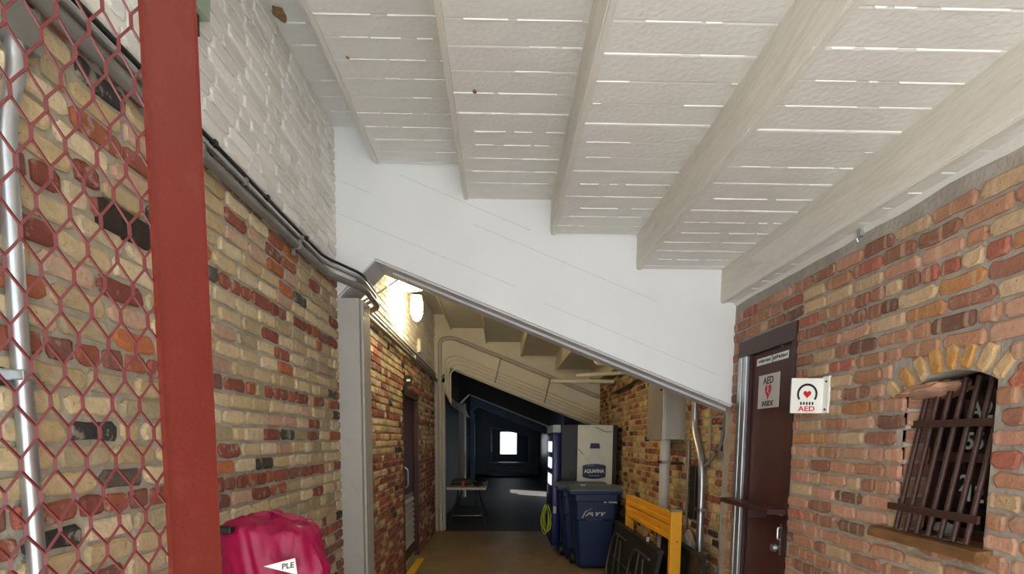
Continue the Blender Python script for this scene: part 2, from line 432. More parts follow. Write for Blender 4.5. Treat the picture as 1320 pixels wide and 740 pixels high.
ZP = 2.745                                          # top of bare brick on the left
wl1 = MB().box(XL-.3, XL, Y0, YS[0]+.1, 0, ZP).build('wall_left', 'mortarL', kind='structure', label='bare cream and red brick wall on the left, near bay')
print('left', brick_layer(wl1, XL, 1, Y0, YS[0]+.05, 0, ZP, pick_left, 'brickL', seed=3, thin=1.35))
wl2 = MB().box(XL-.3, XL+.004, Y0, YS[0]+.1, ZP, TZ[0]+.05).build('wall_left_upper', 'mortarW', kind='structure', label='white painted brick on the left above the conduits')
print('white', brick_layer(wl2, XL+.004, 1, Y0, YS[0]+.02, ZP+.005, TZ[0], pick_white, 'brickW', seed=5, thin=.4))
DL = (6.70, 7.92, 0, 2.2)                           # left door opening
w3 = MB()
for (a, b, c, d) in ((YS[0]+.1, DL[0], 0, ZP), (DL[1], YS[1]+.1, 0, ZP), (DL[0], DL[1], DL[3], ZP)): w3.box(XL-.3, XL, a, b, c, d)
wl3 = w3.build('wall_left_far', 'mortarL', kind='structure', label='brick wall on the left beyond the first beam')
print('leftfar', brick_layer(wl3, XL, 1, YS[0]+TH, YS[1], 0, ZP, pick_left, 'brickL', holes=[DL], seed=11))
wl4 = MB().box(XL-.3, XL+.004, YS[0]+.1, YS[1]+.1, ZP, TZ[0]+.05).build('wall_left_far_upper', 'mortarW', kind='structure', label='white painted brick lit by the wall lamp')
print('whitefar', brick_layer(wl4, XL+.004, 1, YS[0]+TH, YS[1], ZP+.005, TZ[0], pick_white, 'brickW', seed=6, thin=.5, limit=200))
# right wall with door and window openings
DR = (3.20, 3.97, 0, 2.30); WN = (1.885, 2.30, 1.262, 1.90)
w5 = MB()
w5.box(XR, XR+.35, Y0, WN[0], 0, 2.62); w5.box(XR, XR+.35, WN[1], DR[0], 0, 2.62); w5.box(XR, XR+.35, WN[0], WN[1], 0, WN[2]); w5.box(XR, XR+.35, WN[0], WN[1], 1.97, 2.62)
w5.box(XR, XR+.35, DR[0], DR[1], DR[3], 2.62); w5.box(XR, XR+.35, DR[1], YS[0]+.1, 0, 2.62)
wr1 = w5.build('wall_right', 'mortarR', kind='structure', label='salmon brick wall on the right with barred window')
print('right', brick_layer(wr1, XR, -1, Y0, YS[0]+.0, 0, 2.575, pick_right, 'brickR', holes=[DR, WN, (1.85, 2.40, 1.815, 1.962)], seed=21))
wr2 = MB().box(XRF, XRF+.3, YS[0]+.1, YS[1]+.1, 0, 2.7).build('wall_right_far', 'mortarL', kind='structure', label='yellowish brick wall on the right beyond the beam')
print('rightfar', brick_layer(wr2, XRF, -1, YS[0]+TH, YS[1], 0, 2.6, pick_far, 'brickL', seed=31))

# ------------------------------------------------------------------ stepped ceiling
def vault(y0, y1, m, label):
    b = MB()
    for k in range(6): b.box(EDGE[k]-.0, EDGE[k+1]+.05, y0, y1, TZ[k]+.02, TZ[k]+.16)
    return b.build('ceiling', m, kind='structure', label=label)
c1 = vault(Y0, YS[0]+.1, 'ceil', 'white stepped underside of the stands with board marks')
R = random.Random(4)
for k in range(6):
    xa = EDGE[k] if k else XL; xb = EDGE[k+1] if k < 5 else XR+.1
    y = Y0; rid = MB()
    while y < YS[0]-.02:
        w = .155*R.uniform(.92, 1.08); ye = min(y+w, YS[0]+.02); dz = R.uniform(-.003, .003)
        b = MB(); z = TZ[k]+dz
        b.add([(xa, y, z+.03), (xb, y, z+.03), (xb, ye, z+.03), (xa, ye, z+.03),
               (xa, y, z+.002), (xb, y, z+.002), (xb, ye, z+.002), (xa, ye, z+.002),
               (xa, y+.008, z), (xb, y+.008, z+R.uniform(-.001, .001)), (xb, ye-.008, z), (xa, ye-.008, z+R.uniform(-.001, .001))],
              [(0, 1, 2, 3), (0, 4, 5, 1), (2, 6, 7, 3), (4, 8, 9, 5), (8, 11, 10, 9), (11, 7, 6, 10), (0, 3, 7, 11, 8, 4), (1, 5, 9, 10, 6, 2)])
        b.build('plank', 'ceil', c1)
        # broken lip of paint and concrete that squeezed out between two boards
        x = xa+R.uniform(0, .12)
        while x < xb-.03 and ye < YS[0]:
            ln = R.uniform(.04, .32)
            if R.random() < .8:
                e = min(x+ln, xb); h = R.uniform(.002, .0045); wd = R.uniform(.002, .0045)
                rid.add([(x, ye-wd, z+.004), (e, ye-wd, z+.004), (e, ye+wd, z+.004), (x, ye+wd, z+.004), (x+.008, ye, z-h), (e-.008, ye, z-h*R.uniform(.5, 1))],
                        [(0, 4, 5, 1), (3, 2, 5, 4), (0, 3, 4), (1, 5, 2), (0, 1, 2, 3)])
            x += ln+R.uniform(.0, .08)
        y = ye
    o = rid.build('paint_ridges', 'ridge', c1); o['kind'] = 'stuff'
def risers(y0, y1, m, parent):
    for k in range(5):
        zt, zb = TZ[k]+.04, TZ[k+1]
        b = MB(); x = RX[k]
        n = 24; vs = []; fs = []
        for i in range(n+1):
            y = y0+(y1-y0)*i/n; j = .004*noise.noise(Vector((k*7.1, y*1.7, 2)))
            vs += [(x+j, y, zt), (x+j*.5-.002, y, zb+.02), (x+.006+j*.3, y, zb-.006), (x+.03, y, zb-.008), (x+.034, y, zb+.03), (x+.04, y, zt)]
        for i in range(n):
            for q in range(5): fs.append((i*6+q, (i+1)*6+q, (i+1)*6+q+1, i*6+q+1))
            fs.append((i*6+5, (i+1)*6+5, (i+1)*6, i*6))
        fs += [(0, 1, 2, 3, 4, 5), tuple(n*6+q for q in (5, 4, 3, 2, 1, 0))]
        b.add(vs, fs); b.build('riser', m, parent, smooth=True)
risers(Y0, YS[0]+.02, 'riser', c1)
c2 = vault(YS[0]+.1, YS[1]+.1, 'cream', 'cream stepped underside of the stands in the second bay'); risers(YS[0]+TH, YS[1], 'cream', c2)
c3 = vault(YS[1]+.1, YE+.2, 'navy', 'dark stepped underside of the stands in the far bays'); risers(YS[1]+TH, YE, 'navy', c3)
# lip of rough plaster where the right wall meets the ceiling
b = MB(); n = 40; vs = []; fs = []
for i in range(n+1):
    y = Y0+(YS[0]-Y0)*i/n; j = .010*noise.noise(Vector((y*4, 3, 1))); h = .022+.016*noise.noise(Vector((y*3, 8, 1)))
    vs += [(XR+.02, y, 2.61), (XR-.018+j, y, 2.605), (XR-.012+j, y, 2.60-h*.6), (XR+.02, y, 2.60-h-.02)]
for i in range(n):
    for q in range(4): fs.append((i*4+q, (i+1)*4+q, (i+1)*4+(q+1) % 4, i*4+(q+1) % 4))
fs += [(0, 1, 2, 3), (n*4+3, n*4+2, n*4+1, n*4)]
b.add(vs, fs).build('trim_1', 'ceil', smooth=True, kind='structure', label='rough white plaster lip along the top of the right wall')

# ------------------------------------------------------------------ stringer beams
def stringer(y, th, m, mgrey, mpil, label, xr=XRF+.05):
    pts = [(XL-.02, 2.58), (XL-.02, TZ[0]+.03)]
    for k in range(5): pts += [(RX[k]+.02, TZ[k]+.03), (RX[k]+.02, TZ[k+1]+.03)]
    pts += [(xr, TZ[5]+.03), (xr, soffit(xr)), APEX]
    w = MB().prism(pts, 'y', y, y+th).build('wall_stringer', m, kind='structure', label=label)
    # flat plate under the sloping beam and haunch
    e = .014
    a = (APEX[0], APEX[1]-.002); l = (XL-.01, 2.58-.002); r = (xr, soffit(xr)-.002)
    sp = [l, a, r, (r[0], r[1]-e), (a[0], a[1]-e*1.1), (l[0], l[1]-e*1.4)]
    MB().prism(sp, 'y', y-.006, y+th+.006).build('soffit_plate', mgrey, w)
    sp2 = [(APEX[0], APEX[1]+.012), (xr, soffit(xr)+.012), (xr, soffit(xr)), (APEX[0], APEX[1])]
    MB().prism(sp2, 'y', y-.014, y+.0).build('drip_strip', m, w)
    mid = [(APEX[0]+.1, soffit(APEX[0]+.1)-e), (xr, soffit(xr)-e), (xr, soffit(xr)-e-.02), (APEX[0]+.1, soffit(APEX[0]+.1)-e-.02)]
    MB().prism(mid, 'y', y+th*.35, y+th*.5).build('soffit_rib', mgrey, w)
    p = MB(); p.box(XL-.02, XL+.16, y, y+th, 0, 2.60); p.box(XL-.02, XL+.175, y+.06, y+th-.05, 0, 2.60)
    p.build('pilaster', mpil, w)
    return w
s1 = stringer(YS[0], TH, 'beam', 'beamgrey', 'pilaster', 'white sloping concrete beam across the passage, nearest one')
# faint form seams on the near beam face, parallel to its slope
for (x0, x1, off) in ((-1.12, .1, .20), (-.2, 1.1, .50), (.3, 1.55, .17), (-.7, .2, .62), (-1.1, -.9, .42)):
    z0 = soffit(x0)+off; z1 = soffit(x1)+off
    MB().prism([(x0, z0), (x1, z1), (x1, z1+.0025), (x0, z0+.0025)], 'y', YS[0]-.0012, YS[0]+.002).build('form_seam', 'seam', s1)
s2 = stringer(YS[1], TH, 'cream', 'cream', 'pilaster', 'cream sloping beam across the passage with conduits, second one')
s3 = stringer(YS[2], TH, 'charcoal', 'beamgrey', 'beamgrey', 'dark sloping beam across the far passage, third one')
s4 = stringer(YS[3], TH, 'navy', 'navy', 'navy', 'navy sloping beam farthest down the passage')
for i in range(9):                                   # bricks that show on the lit far pilaster
    MB().box(XL+.165, XL+.185, YS[2]-.012, YS[2]+.0, .62+i*.07, .62+i*.07+.055).build('brick', 'maroondark', s3)

# ------------------------------------------------------------------ far passage
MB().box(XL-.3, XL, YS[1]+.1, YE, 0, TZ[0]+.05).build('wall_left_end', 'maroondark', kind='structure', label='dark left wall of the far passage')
w = MB(); OP = (15.6, 17.4, 2.5)
w.box(XRF, XRF+.3, YS[1]+.1, OP[0], 0, 2.7); w.box(XRF, XRF+.3, OP[1], YE, 0, 2.7); w.box(XRF, XRF+.3, OP[0], OP[1], OP[2], 2.7)
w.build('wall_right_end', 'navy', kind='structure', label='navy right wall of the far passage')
# end wall with a window opening under the slope
OX0, OX1, OZ0 = -.39, 1.35, .57
def oz(x): return 2.12-.195*(x+.39)
w = MB()
w.box(XL-.3, OX0, YE, YE+.3, 0, 4); w.box(OX1, 2.1, YE, YE+.3, 0, 4); w.box(OX0, OX1, YE, YE+.3, 0, OZ0)
w.prism([(OX0, oz(OX0)), (OX1, oz(OX1)), (OX1, 4), (OX0, 4)], 'y', YE, YE+.3)
we = w.build('wall_end', 'navy', kind='structure', label='navy wall closing the passage')
fr = empty('window_1', (.48, YE-.03, OZ0), kind='structure'); tag(fr, 'far window opening with pale frame and bright daylight')
MB().box(OX1-.05, OX1+.03, YE-.04, YE+.02, OZ0-.06, oz(OX1)+.03).build('window_frame', 'pilaster', fr)
MB().box(OX0-.1, OX1+.03, YE-.06, YE+.02, OZ0-.07, OZ0).build('window_sill', 'pilaster', fr)
MB().prism([(OX0-.05, oz(OX0)), (OX1, oz(OX1)), (OX1, oz(OX1)+.06), (OX0-.05, oz(OX0)+.06)], 'y', YE-.04, YE+.02).build('window_frame', 'pilaster', fr)
MB().box(OX0-.06, OX0, YE-.04, YE+.02, 1.05, oz(OX0)+.03).build('window_frame', 'pilaster', fr)
# vestibule behind it, with the smaller opening to the open air
V1 = YE+4; vx0, vx1, vz0, vz1 = .0, .86, .84, 2.0
w = MB(); w.box(XL-.3, vx0, V1, V1+.2, 0, 4); w.box(vx1, 2.1, V1, V1+.2, 0, 4); w.box(vx0, vx1, V1, V1+.2, 0, vz0); w.box(vx0, vx1, V1, V1+.2, vz1, 4)
w.box(XL-.3, XL-.1, YE+.3, V1, 0, 4); w.box(1.9, 2.1, YE+.3, V1, 0, 4); w.box(XL-.3, 2.1, YE+.2, V1+.2, 3, 3.2)
w.build('wall_back', 'navy', kind='structure', label='navy wall with open doorway seen through far window')
for i in range(3):
    MB().box(-.4, 1.2, YE-.9+i*.3, YE, 0, .17*(i+1)).build('step', 'navy', we)

# ------------------------------------------------------------------ left door, right door
d = empty('door_1', (XL-.04, 7.31, 0), kind='structure'); tag(d, 'dark brown louvred door in the left brick wall')
dp = MB().box(XL-.09, XL-.04, DL[0]+.05, DL[1]-.05, 0.02, DL[3]-.05).build('door_panel', 'door', d)
fm = MB(); fm.box(XL-.12, XL+.015, DL[0], DL[0]+.06, 0, DL[3]); fm.box(XL-.12, XL+.015, DL[1]-.06, DL[1], 0, DL[3]); fm.box(XL-.12, XL+.015, DL[0], DL[1], DL[3]-.06, DL[3]+.03)
fm.build('door_frame', 'doortrim', d)
gr = MB().box(XL-.045, XL-.03, 6.86, 7.66, .24, .92).build('louvre_panel', 'steel', d)
for i in range(9): MB().prism([(XL-.03, .27+i*.07), (XL-.006, .255+i*.07), (XL-.004, .26+i*.07), (XL-.028, .30+i*.07)], 'y', 6.89, 7.63).build('slat', 'pilaster', gr)
MB().tube(fillet([(XL-.04, 6.88, 1.02), (XL+.03, 6.88, 1.05), (XL+.03, 6.88, 1.26), (XL-.04, 6.88, 1.29)], .03), .012, 8).build('handle', 'galv', d, smooth=True)
MB().box(XL-.04, XL-.034, 6.8, 7.8, .03, .07).build('kick_strip', 'galv', d)
sg = empty('projecting_sign', (XL, 6.85, 2.25), 'small dark bracket sign with white mark above left door', 'sign')
MB().box(XL, XL+.02, 6.80, 6.84, 2.2, 2.42).build('bracket', 'blackmetal', sg)
pl = MB().box(XL+.02, XL+.10, 6.805, 6.825, 2.25, 2.37).build('plate', 'blackmetal', sg)
MB().box(XL+.04, XL+.085, 6.800, 6.805, 2.30, 2.325).build('mark', 'white', pl)

d = empty('door_2', (XR, 3.5, 0), kind='structure'); tag(d, 'oxblood dutch door with shelf in the right wall')
XD = XR+.015
MB().box(XD, XD+.05, 3.25, 3.80, 1.20, 2.19).build('upper_leaf', 'door', d)
MB().box(XD, XD+.05, 3.25, 3.80, .02, 1.185).build('lower_leaf', 'door', d)
fm = MB(); fm.box(XR-.006, XR+.12, 3.20, 3.253, 0, 2.20); fm.box(XR-.006, XR+.12, 3.797, 3.97, 0, 2.20); fm.box(XR-.012, XR+.12, 3.20, 3.97, 2.195, 2.30)
fm.build('door_frame', 'doortrim', d)
sh = MB().box(XR-.115, XD+.01, 3.22, 3.92, 1.205, 1.235).build('shelf', 'doortrim', d)
MB().box(XR-.10, XD, 3.50, 3.52, 1.15, 1.205).build('shelf_bracket', 'doortrim', d)
lk = MB().box(XD-.008, XD, 3.265, 3.305, .95, 1.14, ch=.003).build('lock_plate', 'galv', d)
MB().tube([(XD-.001, 3.285, 1.0), (XD-.035, 3.285, 1.0), (XD-.04, 3.285, 1.0), (XD-.062, 3.285, 1.0)], [.012, .012, .026, .022], 14).build('knob', 'galv', d, smooth=True)
MB().tube(fillet([(XD, 3.285, 1.05), (XD-.03, 3.285, 1.05), (XD-.03, 3.285, 1.12), (XD, 3.285, 1.12)], .012), .006, 8).build('pull', 'galv', lk, smooth=True)
for y in (3.27, 3.40): MB().box(XD-.006, XD+.001, y-.01, y+.01, 2.185, 2.21, ch=.002).build('screw_plate', 'brass', d)
# twin steel channels beside it
ch = empty('door_channel', (XR-.02, 3.87, 0), 'twin galvanised steel channels upright beside the oxblood door', 'door track')
MB().box(XR-.028, XR-.004, 3.80, 3.855, 0, 2.19, ch=.004).build('channel', 'galv', ch)
MB().box(XR-.028, XR-.004, 3.875, 3.93, 0, 2.19, ch=.004).build('channel', 'galv', ch)
# printed labels, notice and AED sign
def strip(y0, y1, z, lab):
    t = empty('door_label', (XD-.002, (y0+y1)/2, z), lab, 'label', 'label strips on the door')
    MB().box(XD-.003, XD, y0, y1, z-.022, z+.022).build('strip', 'white', t)
    Rr = random.Random(int(y0*100)); y = y0+.012
    while y < y1-.018:
        wd = Rr.uniform(.008, .02); MB().box(XD-.0038, XD-.003, y, min(y+wd, y1-.01), z-.008+Rr.uniform(-.004, .004), z+.006+Rr.uniform(0, .006)).build('print', 'ink', t); y += wd+.007
strip(3.325, 3.515, 2.135, 'white printed strip near top of oxblood door, right one of two')
strip(3.53, 3.73, 2.135, 'white printed strip near top of oxblood door, left one of two')
nt = empty('notice', (XD-.002, 3.55, 1.85), 'pale AED INSIDE notice with red heart stuck on oxblood door', 'notice')
MB().box(XD-.003, XD, 3.415, 3.69, 1.835, 2.045).build('sheet', 'poster', nt)
X_, Y_ = (0, -1, 0), (0, 0, 1)
text('AED', .062, 'lettering', 'ink', nt, (XD-.004, 3.555, 2.005), X_, Y_, .0006, sx=1.15)
text('INSIDE', .044, 'lettering', 'ink', nt, (XD-.004, 3.555, 1.862), X_, Y_, .0006, sx=1.15)
def heart(w, h, pt=1.0):
    P = []
    for i in range(28):
        a = 2*math.pi*i/28; x = 16*math.sin(a)**3; y = 13*math.cos(a)-5*math.cos(2*a)-2*math.cos(3*a)-math.cos(4*a)
        P.append((x/32*w, (y/29 if y > 0 else y/29*pt)*h))
    return P
hp = heart(.085, .085, 1.25)
hh_ = MB().prism([(3.555+p[0], 1.945+p[1]) for p in hp], 'x', XD-.0036, XD-.003).build('red_heart', 'redink', nt)
MB().prism([(3.57, 1.975), (3.545, 1.952), (3.557, 1.948), (3.540, 1.918), (3.568, 1.945), (3.556, 1.95)], 'x', XD-.0044, XD-.0036).build('bolt', 'white', hh_)
YA = 2.89
ad = empty('aed_sign', (1.57, YA, 1.77), 'square white AED sign with red heart jutting from brick wall', 'sign')
MB().box(1.478, 1.648, YA-.004, YA+.006, 1.772, 1.948, ch=.002).build('panel', 'white', ad)
fl = MB().box(1.640, 1.652, YA-.05, YA+.006, 1.772, 1.956).build('flange', 'white', ad)
for z in (1.79, 1.93): MB().tube([(1.641, YA-.03, z), (1.635, YA-.03, z)], .005, 10).build('screw', 'blackmetal', fl)
yf = YA-.0045; xc, zc = 1.559, 1.868
arc = []
for i in range(33):
    a = math.radians(-35+250*i/32); arc.append((xc+.053*math.cos(a), zc+.053*math.sin(a)))
for i in range(32, -1, -1):
    a = math.radians(-35+250*i/32); arc.append((xc+.042*math.cos(a), zc+.042*math.sin(a)))
rb = MB(); n = 33
vs = [(p[0], yf-.0005, p[1]) for p in arc]
rb.add(vs, [(i, i+1, 65-i-1, 65-i) for i in range(32)]); rb.build('ring', 'ink', ad)
MB().prism([(xc+p[0], zc+p[1]) for p in heart(.040, .038)], 'y', yf-.0008, yf).build('red_heart', 'redink', ad)
for i in range(5): MB().prism([(xc-.03+i*.015+.005*math.cos(t*.785), zc-.047+.009*math.sin(t*.785)) for t in range(8)], 'y', yf-.0006, yf).build('small_oval', 'ink', ad)
text('AED', .036, 'lettering', 'redink', ad, (xc, yf-.0006, zc-.075), (1, 0, 0), (0, 0, 1), .0004, sx=1.25)

# ------------------------------------------------------------------ barred window
wn = empty('window_2', (XR, 2.09, 1.262), kind='structure'); tag(wn, 'small barred window under brick arch in the right wall')
a0, a1 = 1.885, 2.30
def arch_z(y): t = (y-2.09)/.24; return 1.893-.072*t*t
ar = MB(); n = 14; vs = []; fs = []
for i in range(n+1):
    y = a0+(a1-a0)*i/n; vs += [(XR+.002, y, arch_z(y)), (XR+.35, y, arch_z(y)), (XR+.35, y, 1.98), (XR+.002, y, 1.98)]
for i in range(n):
    for q in range(4): fs.append((i*4+q, (i+1)*4+q, (i+1)*4+(q+1) % 4, i*4+(q+1) % 4))
fs += [(0, 1, 2, 3), (n*4+3, n*4+2, n*4+1, n*4)]
ar.add(vs, fs).build('arch_core', 'mortarR', wn)
ang = []
for i in range(9):
    y = 2.345-i*.0645; t = (y-2.09)/.24; z = 1.895-.072*t*t; sl = math.atan(2*.072*t/.24)*1.6
    v, f = brick_variant(.098, .049, 500+i, d=.012, rough=1.3)
    bb = MB(); ca, sa = math.cos(sl), math.sin(sl)
    for p in v:
        u, w_ = p[2], p[1]+.05
        bb.v.append(Vector((XR-p[0], y+u*ca+w_*sa, z-u*sa*1+w_*ca)))
    bb.f = [tuple(q) for q in f]
    o = bb.build('arch_brick', 'brickR', wn); o.color = lin(random.Random(60+i).choice([(214, 178, 128), (206, 166, 114), (220, 188, 140), (204, 150, 84)]))+(1,)
    if i == 8: o.color = lin((186, 112, 86))+(1,)
    if not o.data.uv_layers: o.data.uv_layers.new(name='UVMap')
# rough mortar lump under the left half of the arch
bm = bmesh.new(); bmesh.ops.create_icosphere(bm, subdivisions=4, radius=1)
for q in bm.verts:
    p = q.co.copy(); nn = noise.fractal(p*2.2, 1.0, 2.0, 4)*.22
    p *= (1+nn)
    yy = 2.27+p.y*.145; q.co = Vector((XR+.10+p.x*.125, yy, 1.835+p.z*.036-.10*(yy-2.27)+.0))
lump = MB().frombm(bm); bm.free(); lump.build('mortar_patch', mat('rough_plaster', (166, 126, 100), .9, var=.3, scale=16, bump=.8, bscale=30), wn, smooth=True)
# reveal lining: jamb bricks of the far jamb
for i in range(8):
    z = 1.275+i*.07
    o = MB().box(XR+.0, XR+.10, a1-.010, a1+.02, z, z+.056, ch=.004).build('jamb_brick', 'brickR', wn); o.color = lin((150, 104, 84) if i % 2 else (172, 128, 100))+(1,); o.data.uv_layers.new(name='UVMap')
gx = XR+.11
MB().box(gx+.02, gx+.03, a0-.05, a1+.3, 1.2, 2.0).build('pane', M['glass'], wn)
wf = MB(); wf.box(gx-.01, gx+.03, a1-.03, a1+.05, 1.2, 1.98); wf.box(gx-.01, gx+.03, a0-.02, a0+.03, 1.2, 1.98); wf.box(gx-.01, gx+.03, a0, a1, 1.2, 1.30); wf.box(gx-.006, gx+.03, a0, a1, 1.555, 1.59)
wf.build('window_frame', 'bars', wn)
for (s, y, z) in (('A2', 2.186, 1.752), ('55', 2.205, 1.632), ('12', 2.262, 1.462), ('12', 2.185, 1.425)):
    text(s, .09, 'painted_number', 'numer', wn, (gx+.018, y*(gx/1.85), 1.63+(z-1.63)*gx/1.85), (0, -1, 0), (0, 0, 1), .001)
gl = empty('window_grille', (XR, 2.1, 1.28), 'rust brown iron bar grille leaning out of small arched window', 'grille')
def gX(z): return 1.642+(z-1.365)*(1.70-1.642)/(1.70-1.365)
for i, y in enumerate((2.27, 2.212, 2.155, 2.095, 2.035, 1.975, 1.918)):
    zt = min(1.87, arch_z(y)-.01); MB().tube([(gX(1.275), y, 1.275), (gX(zt), y+.006, zt)], .0098, 10).build('bar', 'bars', gl, smooth=True)
for z, ya, yb, xo in ((1.70, 1.91, 2.325, -.012), (1.365, 1.875, 2.325, -.012)):
    x = gX(z)+xo; MB().box(x-.008, x+.004, ya, yb, z-.014, z+.014, ch=.002).build('cross_bar', 'bars', gl)
sl_ = MB(); bm = bmesh.new(); bmesh.ops.create_grid(bm, x_segments=14, y_segments=4, size=1)
P = []
for i in range(15):
    y = 1.845+(2.415-1.845)*i/14; j = .004*noise.noise(Vector((y*9, 1, 2))); x = XR-.062+j+.01*(i/14); xb = XR+.11 if a0+.0 < y < a1 else XR+.02
    P.append((x, y, xb))
bm.free(); vs = []; fs = []
for (x, y, xb) in P: vs += [(x, y, 1.224), (x-.002, y, 1.243), (x+.004, y, 1.262), (xb, y, 1.266), (xb, y, 1.224)]
for i in range(14):
    for q in range(5): fs.append((i*5+q, (i+1)*5+q, (i+1)*5+(q+1) % 5, i*5+(q+1) % 5))
fs += [(0, 1, 2, 3, 4), tuple(70+q for q in (4, 3, 2, 1, 0))]
MB().add(vs, fs).build('window_sill', 'sill', wn)
g = MB(); bm = bmesh.new(); bmesh.ops.create_icosphere(bm, subdivisions=3, radius=1)
for q in bm.verts:
    nn = 1+.3*noise.noise(q.co*2.3); q.co = Vector((XR+.085+q.co.x*.022*nn, 2.16+q.co.y*.05*nn, 1.292+q.co.z*.026*nn))
g.frombm(bm); bm.free(); g.build('plastic_bag', mat('clear_plastic', (150, 156, 158), .3, var=.2, scale=40), smooth=True, label='small crumpled clear plastic bag behind grille on window sill', cat='bag')
R = random.Random(3)
bt = []
for i in range(5):
    y = 2.14-i*.045; bt.append((XR-.01+R.uniform(-.02, .02), y, 1.268+.003))
MB().tube(bt, .0025, 6).build('wire_scrap', 'steel', label='thin bent wire scrap lying on timber window sill', cat='wire', smooth=True)
# dark room behind window and doors
w = MB(); w.box(2.6, 2.7, 1.0, 3.0, .6, 2.6); w.box(2.0, 2.7, .95, 1.0, .6, 2.6); w.box(2.0, 2.7, 3.0, 3.05, .6, 2.6); w.box(2.0, 2.7, .95, 3.05, .5, .6); w.box(2.0, 2.7, .95, 3.05, 2.6, 2.7)
w.build('wall_storeroom', 'darkroom', kind='structure', label='dark store room behind the barred window')

# ------------------------------------------------------------------ red gate panel in the left foreground
ga = math.radians(29.787); GD = Vector((math.sin(ga), math.cos(ga), 0)); GN = Vector((math.cos(ga), -math.sin(ga), 0)); GP = Vector((-.5266, .72, 0))
def gp(s, n, z): return GP+GD*s+GN*n+Vector((0, 0, z))
gate = empty('mesh_gate', gp(-.2, 0, .05), 'red steel gate panel with diamond expanded metal mesh beside brick wall', 'gate')
def gbar(s0, s1, n0, n1, z0, z1, name, m):
    bm = bmesh.new(); bmesh.ops.create_cube(bm, size=1)
    for q in bm.verts: q.co = gp(s0+(q.co.x+.5)*(s1-s0), n0+(q.co.y+.5)*(n1-n0), z0+(q.co.z+.5)*(z1-z0))
    bmesh.ops.bevel(bm, geom=bm.edges[:], offset=.0018, segments=2, affect='EDGES')
    b = MB().frombm(bm); bm.free(); return b.build(name, m, gate)
gbar(.1053, .1807, -.003, .0035, .05, 2.75, 'stile', 'red')
gbar(-.56, -.485, -.003, .0035, .05, 2.75, 'stile', 'red')
gbar(-.485, .1053, -.003, .0035, 2.675, 2.75, 'rail', 'red')
gbar(-.485, .1053, -.003, .0035, .05, .125, 'rail', 'red')
GW, GH = .0339, .0763
mb = MB(); nb = .007
def strand(s_a, z_a, s_b, z_b, w=.0015, t=.0012):
    a = gp(s_a, -.004, z_a); b = gp(s_b, -.004, z_b); d = (b-a).normalized(); u = GN.cross(d).normalized()*w; q = GN*t
    # flat ribbon turned a little, like slit and stretched sheet
    tw = .55 if (s_b-s_a)*(z_b-z_a) < 0 else -.25
    u2 = u*math.cos(tw)+GN*w*math.sin(tw); q2 = (GN*math.cos(tw)-u.normalized()*math.sin(tw))*t
    mb.add([a-u2-q2, a+u2-q2, a+u2+q2, a-u2+q2, b-u2-q2, b+u2-q2, b+u2+q2, b-u2+q2], [(3, 2, 1, 0), (4, 5, 6, 7), (0, 1, 5, 4), (1, 2, 6, 5), (2, 3, 7, 6), (3, 0, 4, 7)])
kz0 = int(math.floor((.10-1.596)/GH)); kz1 = int(math.ceil((2.70-1.596)/GH))
for kz in range(kz0, kz1+1):
    for half in (0, 1):
        z = 1.596+kz*GH+half*GH/2
        for ks in range(-13, 6):
            s = -.0576+ks*GW+half*GW/2
            if s < -.50 or s > .112 or z < .1 or z > 2.70: continue
            strand(s, z-nb, s, z+nb, .0021)
            for sg_ in (-1, 1):
                s2 = s+sg_*GW/2
                if -.51 < s2 < .118: strand(s, z+nb, s2, z+GH/2-nb)
mb.build('expanded_mesh', 'redmesh', gate)

# ------------------------------------------------------------------ conduits on the left wall
def conduit(path, r, m, name, label, straps=(), strapm='steel', cat='conduit', fil=.08, grp=None):
    t = empty(name, path[0], label, cat, grp)
    MB().tube(fillet(path, fil), r, 12).build('pipe', m, t, smooth=True)
    for (p, ax) in straps:
        p = Vector(p); e = r+.004
        bm = MB()
        if ax == 'y': bm.box(p.x-e, p.x+e, p.y-.012, p.y+.012, p.z-e, p.z+e, ch=.003); bm.box(p.x-e-.0, p.x-r*.4, p.y-.012, p.y+.012, p.z-e-.03, p.z+e+.0)
        else: bm.box(p.x-e, p.x+e, p.y-e, p.y+e, p.z-.012, p.z+.012, ch=.003); bm.box(p.x-e, p.x-r*.4, p.y-e-.03, p.y+e+.03, p.z-.012, p.z+.012)
        bm.build('strap', strapm, t)
    return t
def run(x, z, yend, bump=.17): return [(x, Y0, z), (x, 3.72, z), (x+bump, 4.02, z-.02), (x+bump, 4.46, z-.04), (x, 4.75, z-.03), (x, yend, z-.03)]
conduit(run(-1.118, 2.765, 9.9), .009, 'blackcable', 'cable', 'thin black cable, topmost of the lines along left wall', [((-1.118, y, 2.765), 'y') for y in (.6, 1.5, 2.35, 2.85, 3.4)], 'blackmetal', 'cable')
conduit(run(-1.116, 2.73, 9.9), .013, 'galv', 'conduit', 'bright thin steel conduit just below black cable on left wall', [((-1.116, y, 2.73), 'y') for y in (1.2, 2.6, 3.3)])
conduit(run(-1.105, 2.665, 9.9), .021, 'steel', 'conduit', 'thick dull grey conduit, lowest line along left wall', [((-1.105, y, 2.665), 'y') for y in (1.0, 2.2, 3.2, 5.6, 7.4)])
conduit([(-1.12, 1.42, 2.53), (-1.12, 1.42, 2.47), (-1.12, 1.378, 2.34), (-1.12, 1.37, 1.9), (-1.12, 1.37, .05)], .02, 'galv', 'conduit', 'vertical galvanised conduit behind the mesh gate', [((-1.12, 1.37, 1.77), 'z'), ((-1.12, 1.37, .8), 'z')], 'galv')
jb = MB().box(XL-.0, XL+.05, 1.36, 1.48, 2.53, 2.625, ch=.004).build('junction_box', 'steel', label='small steel junction box on left conduit above vertical pipe', cat='box')
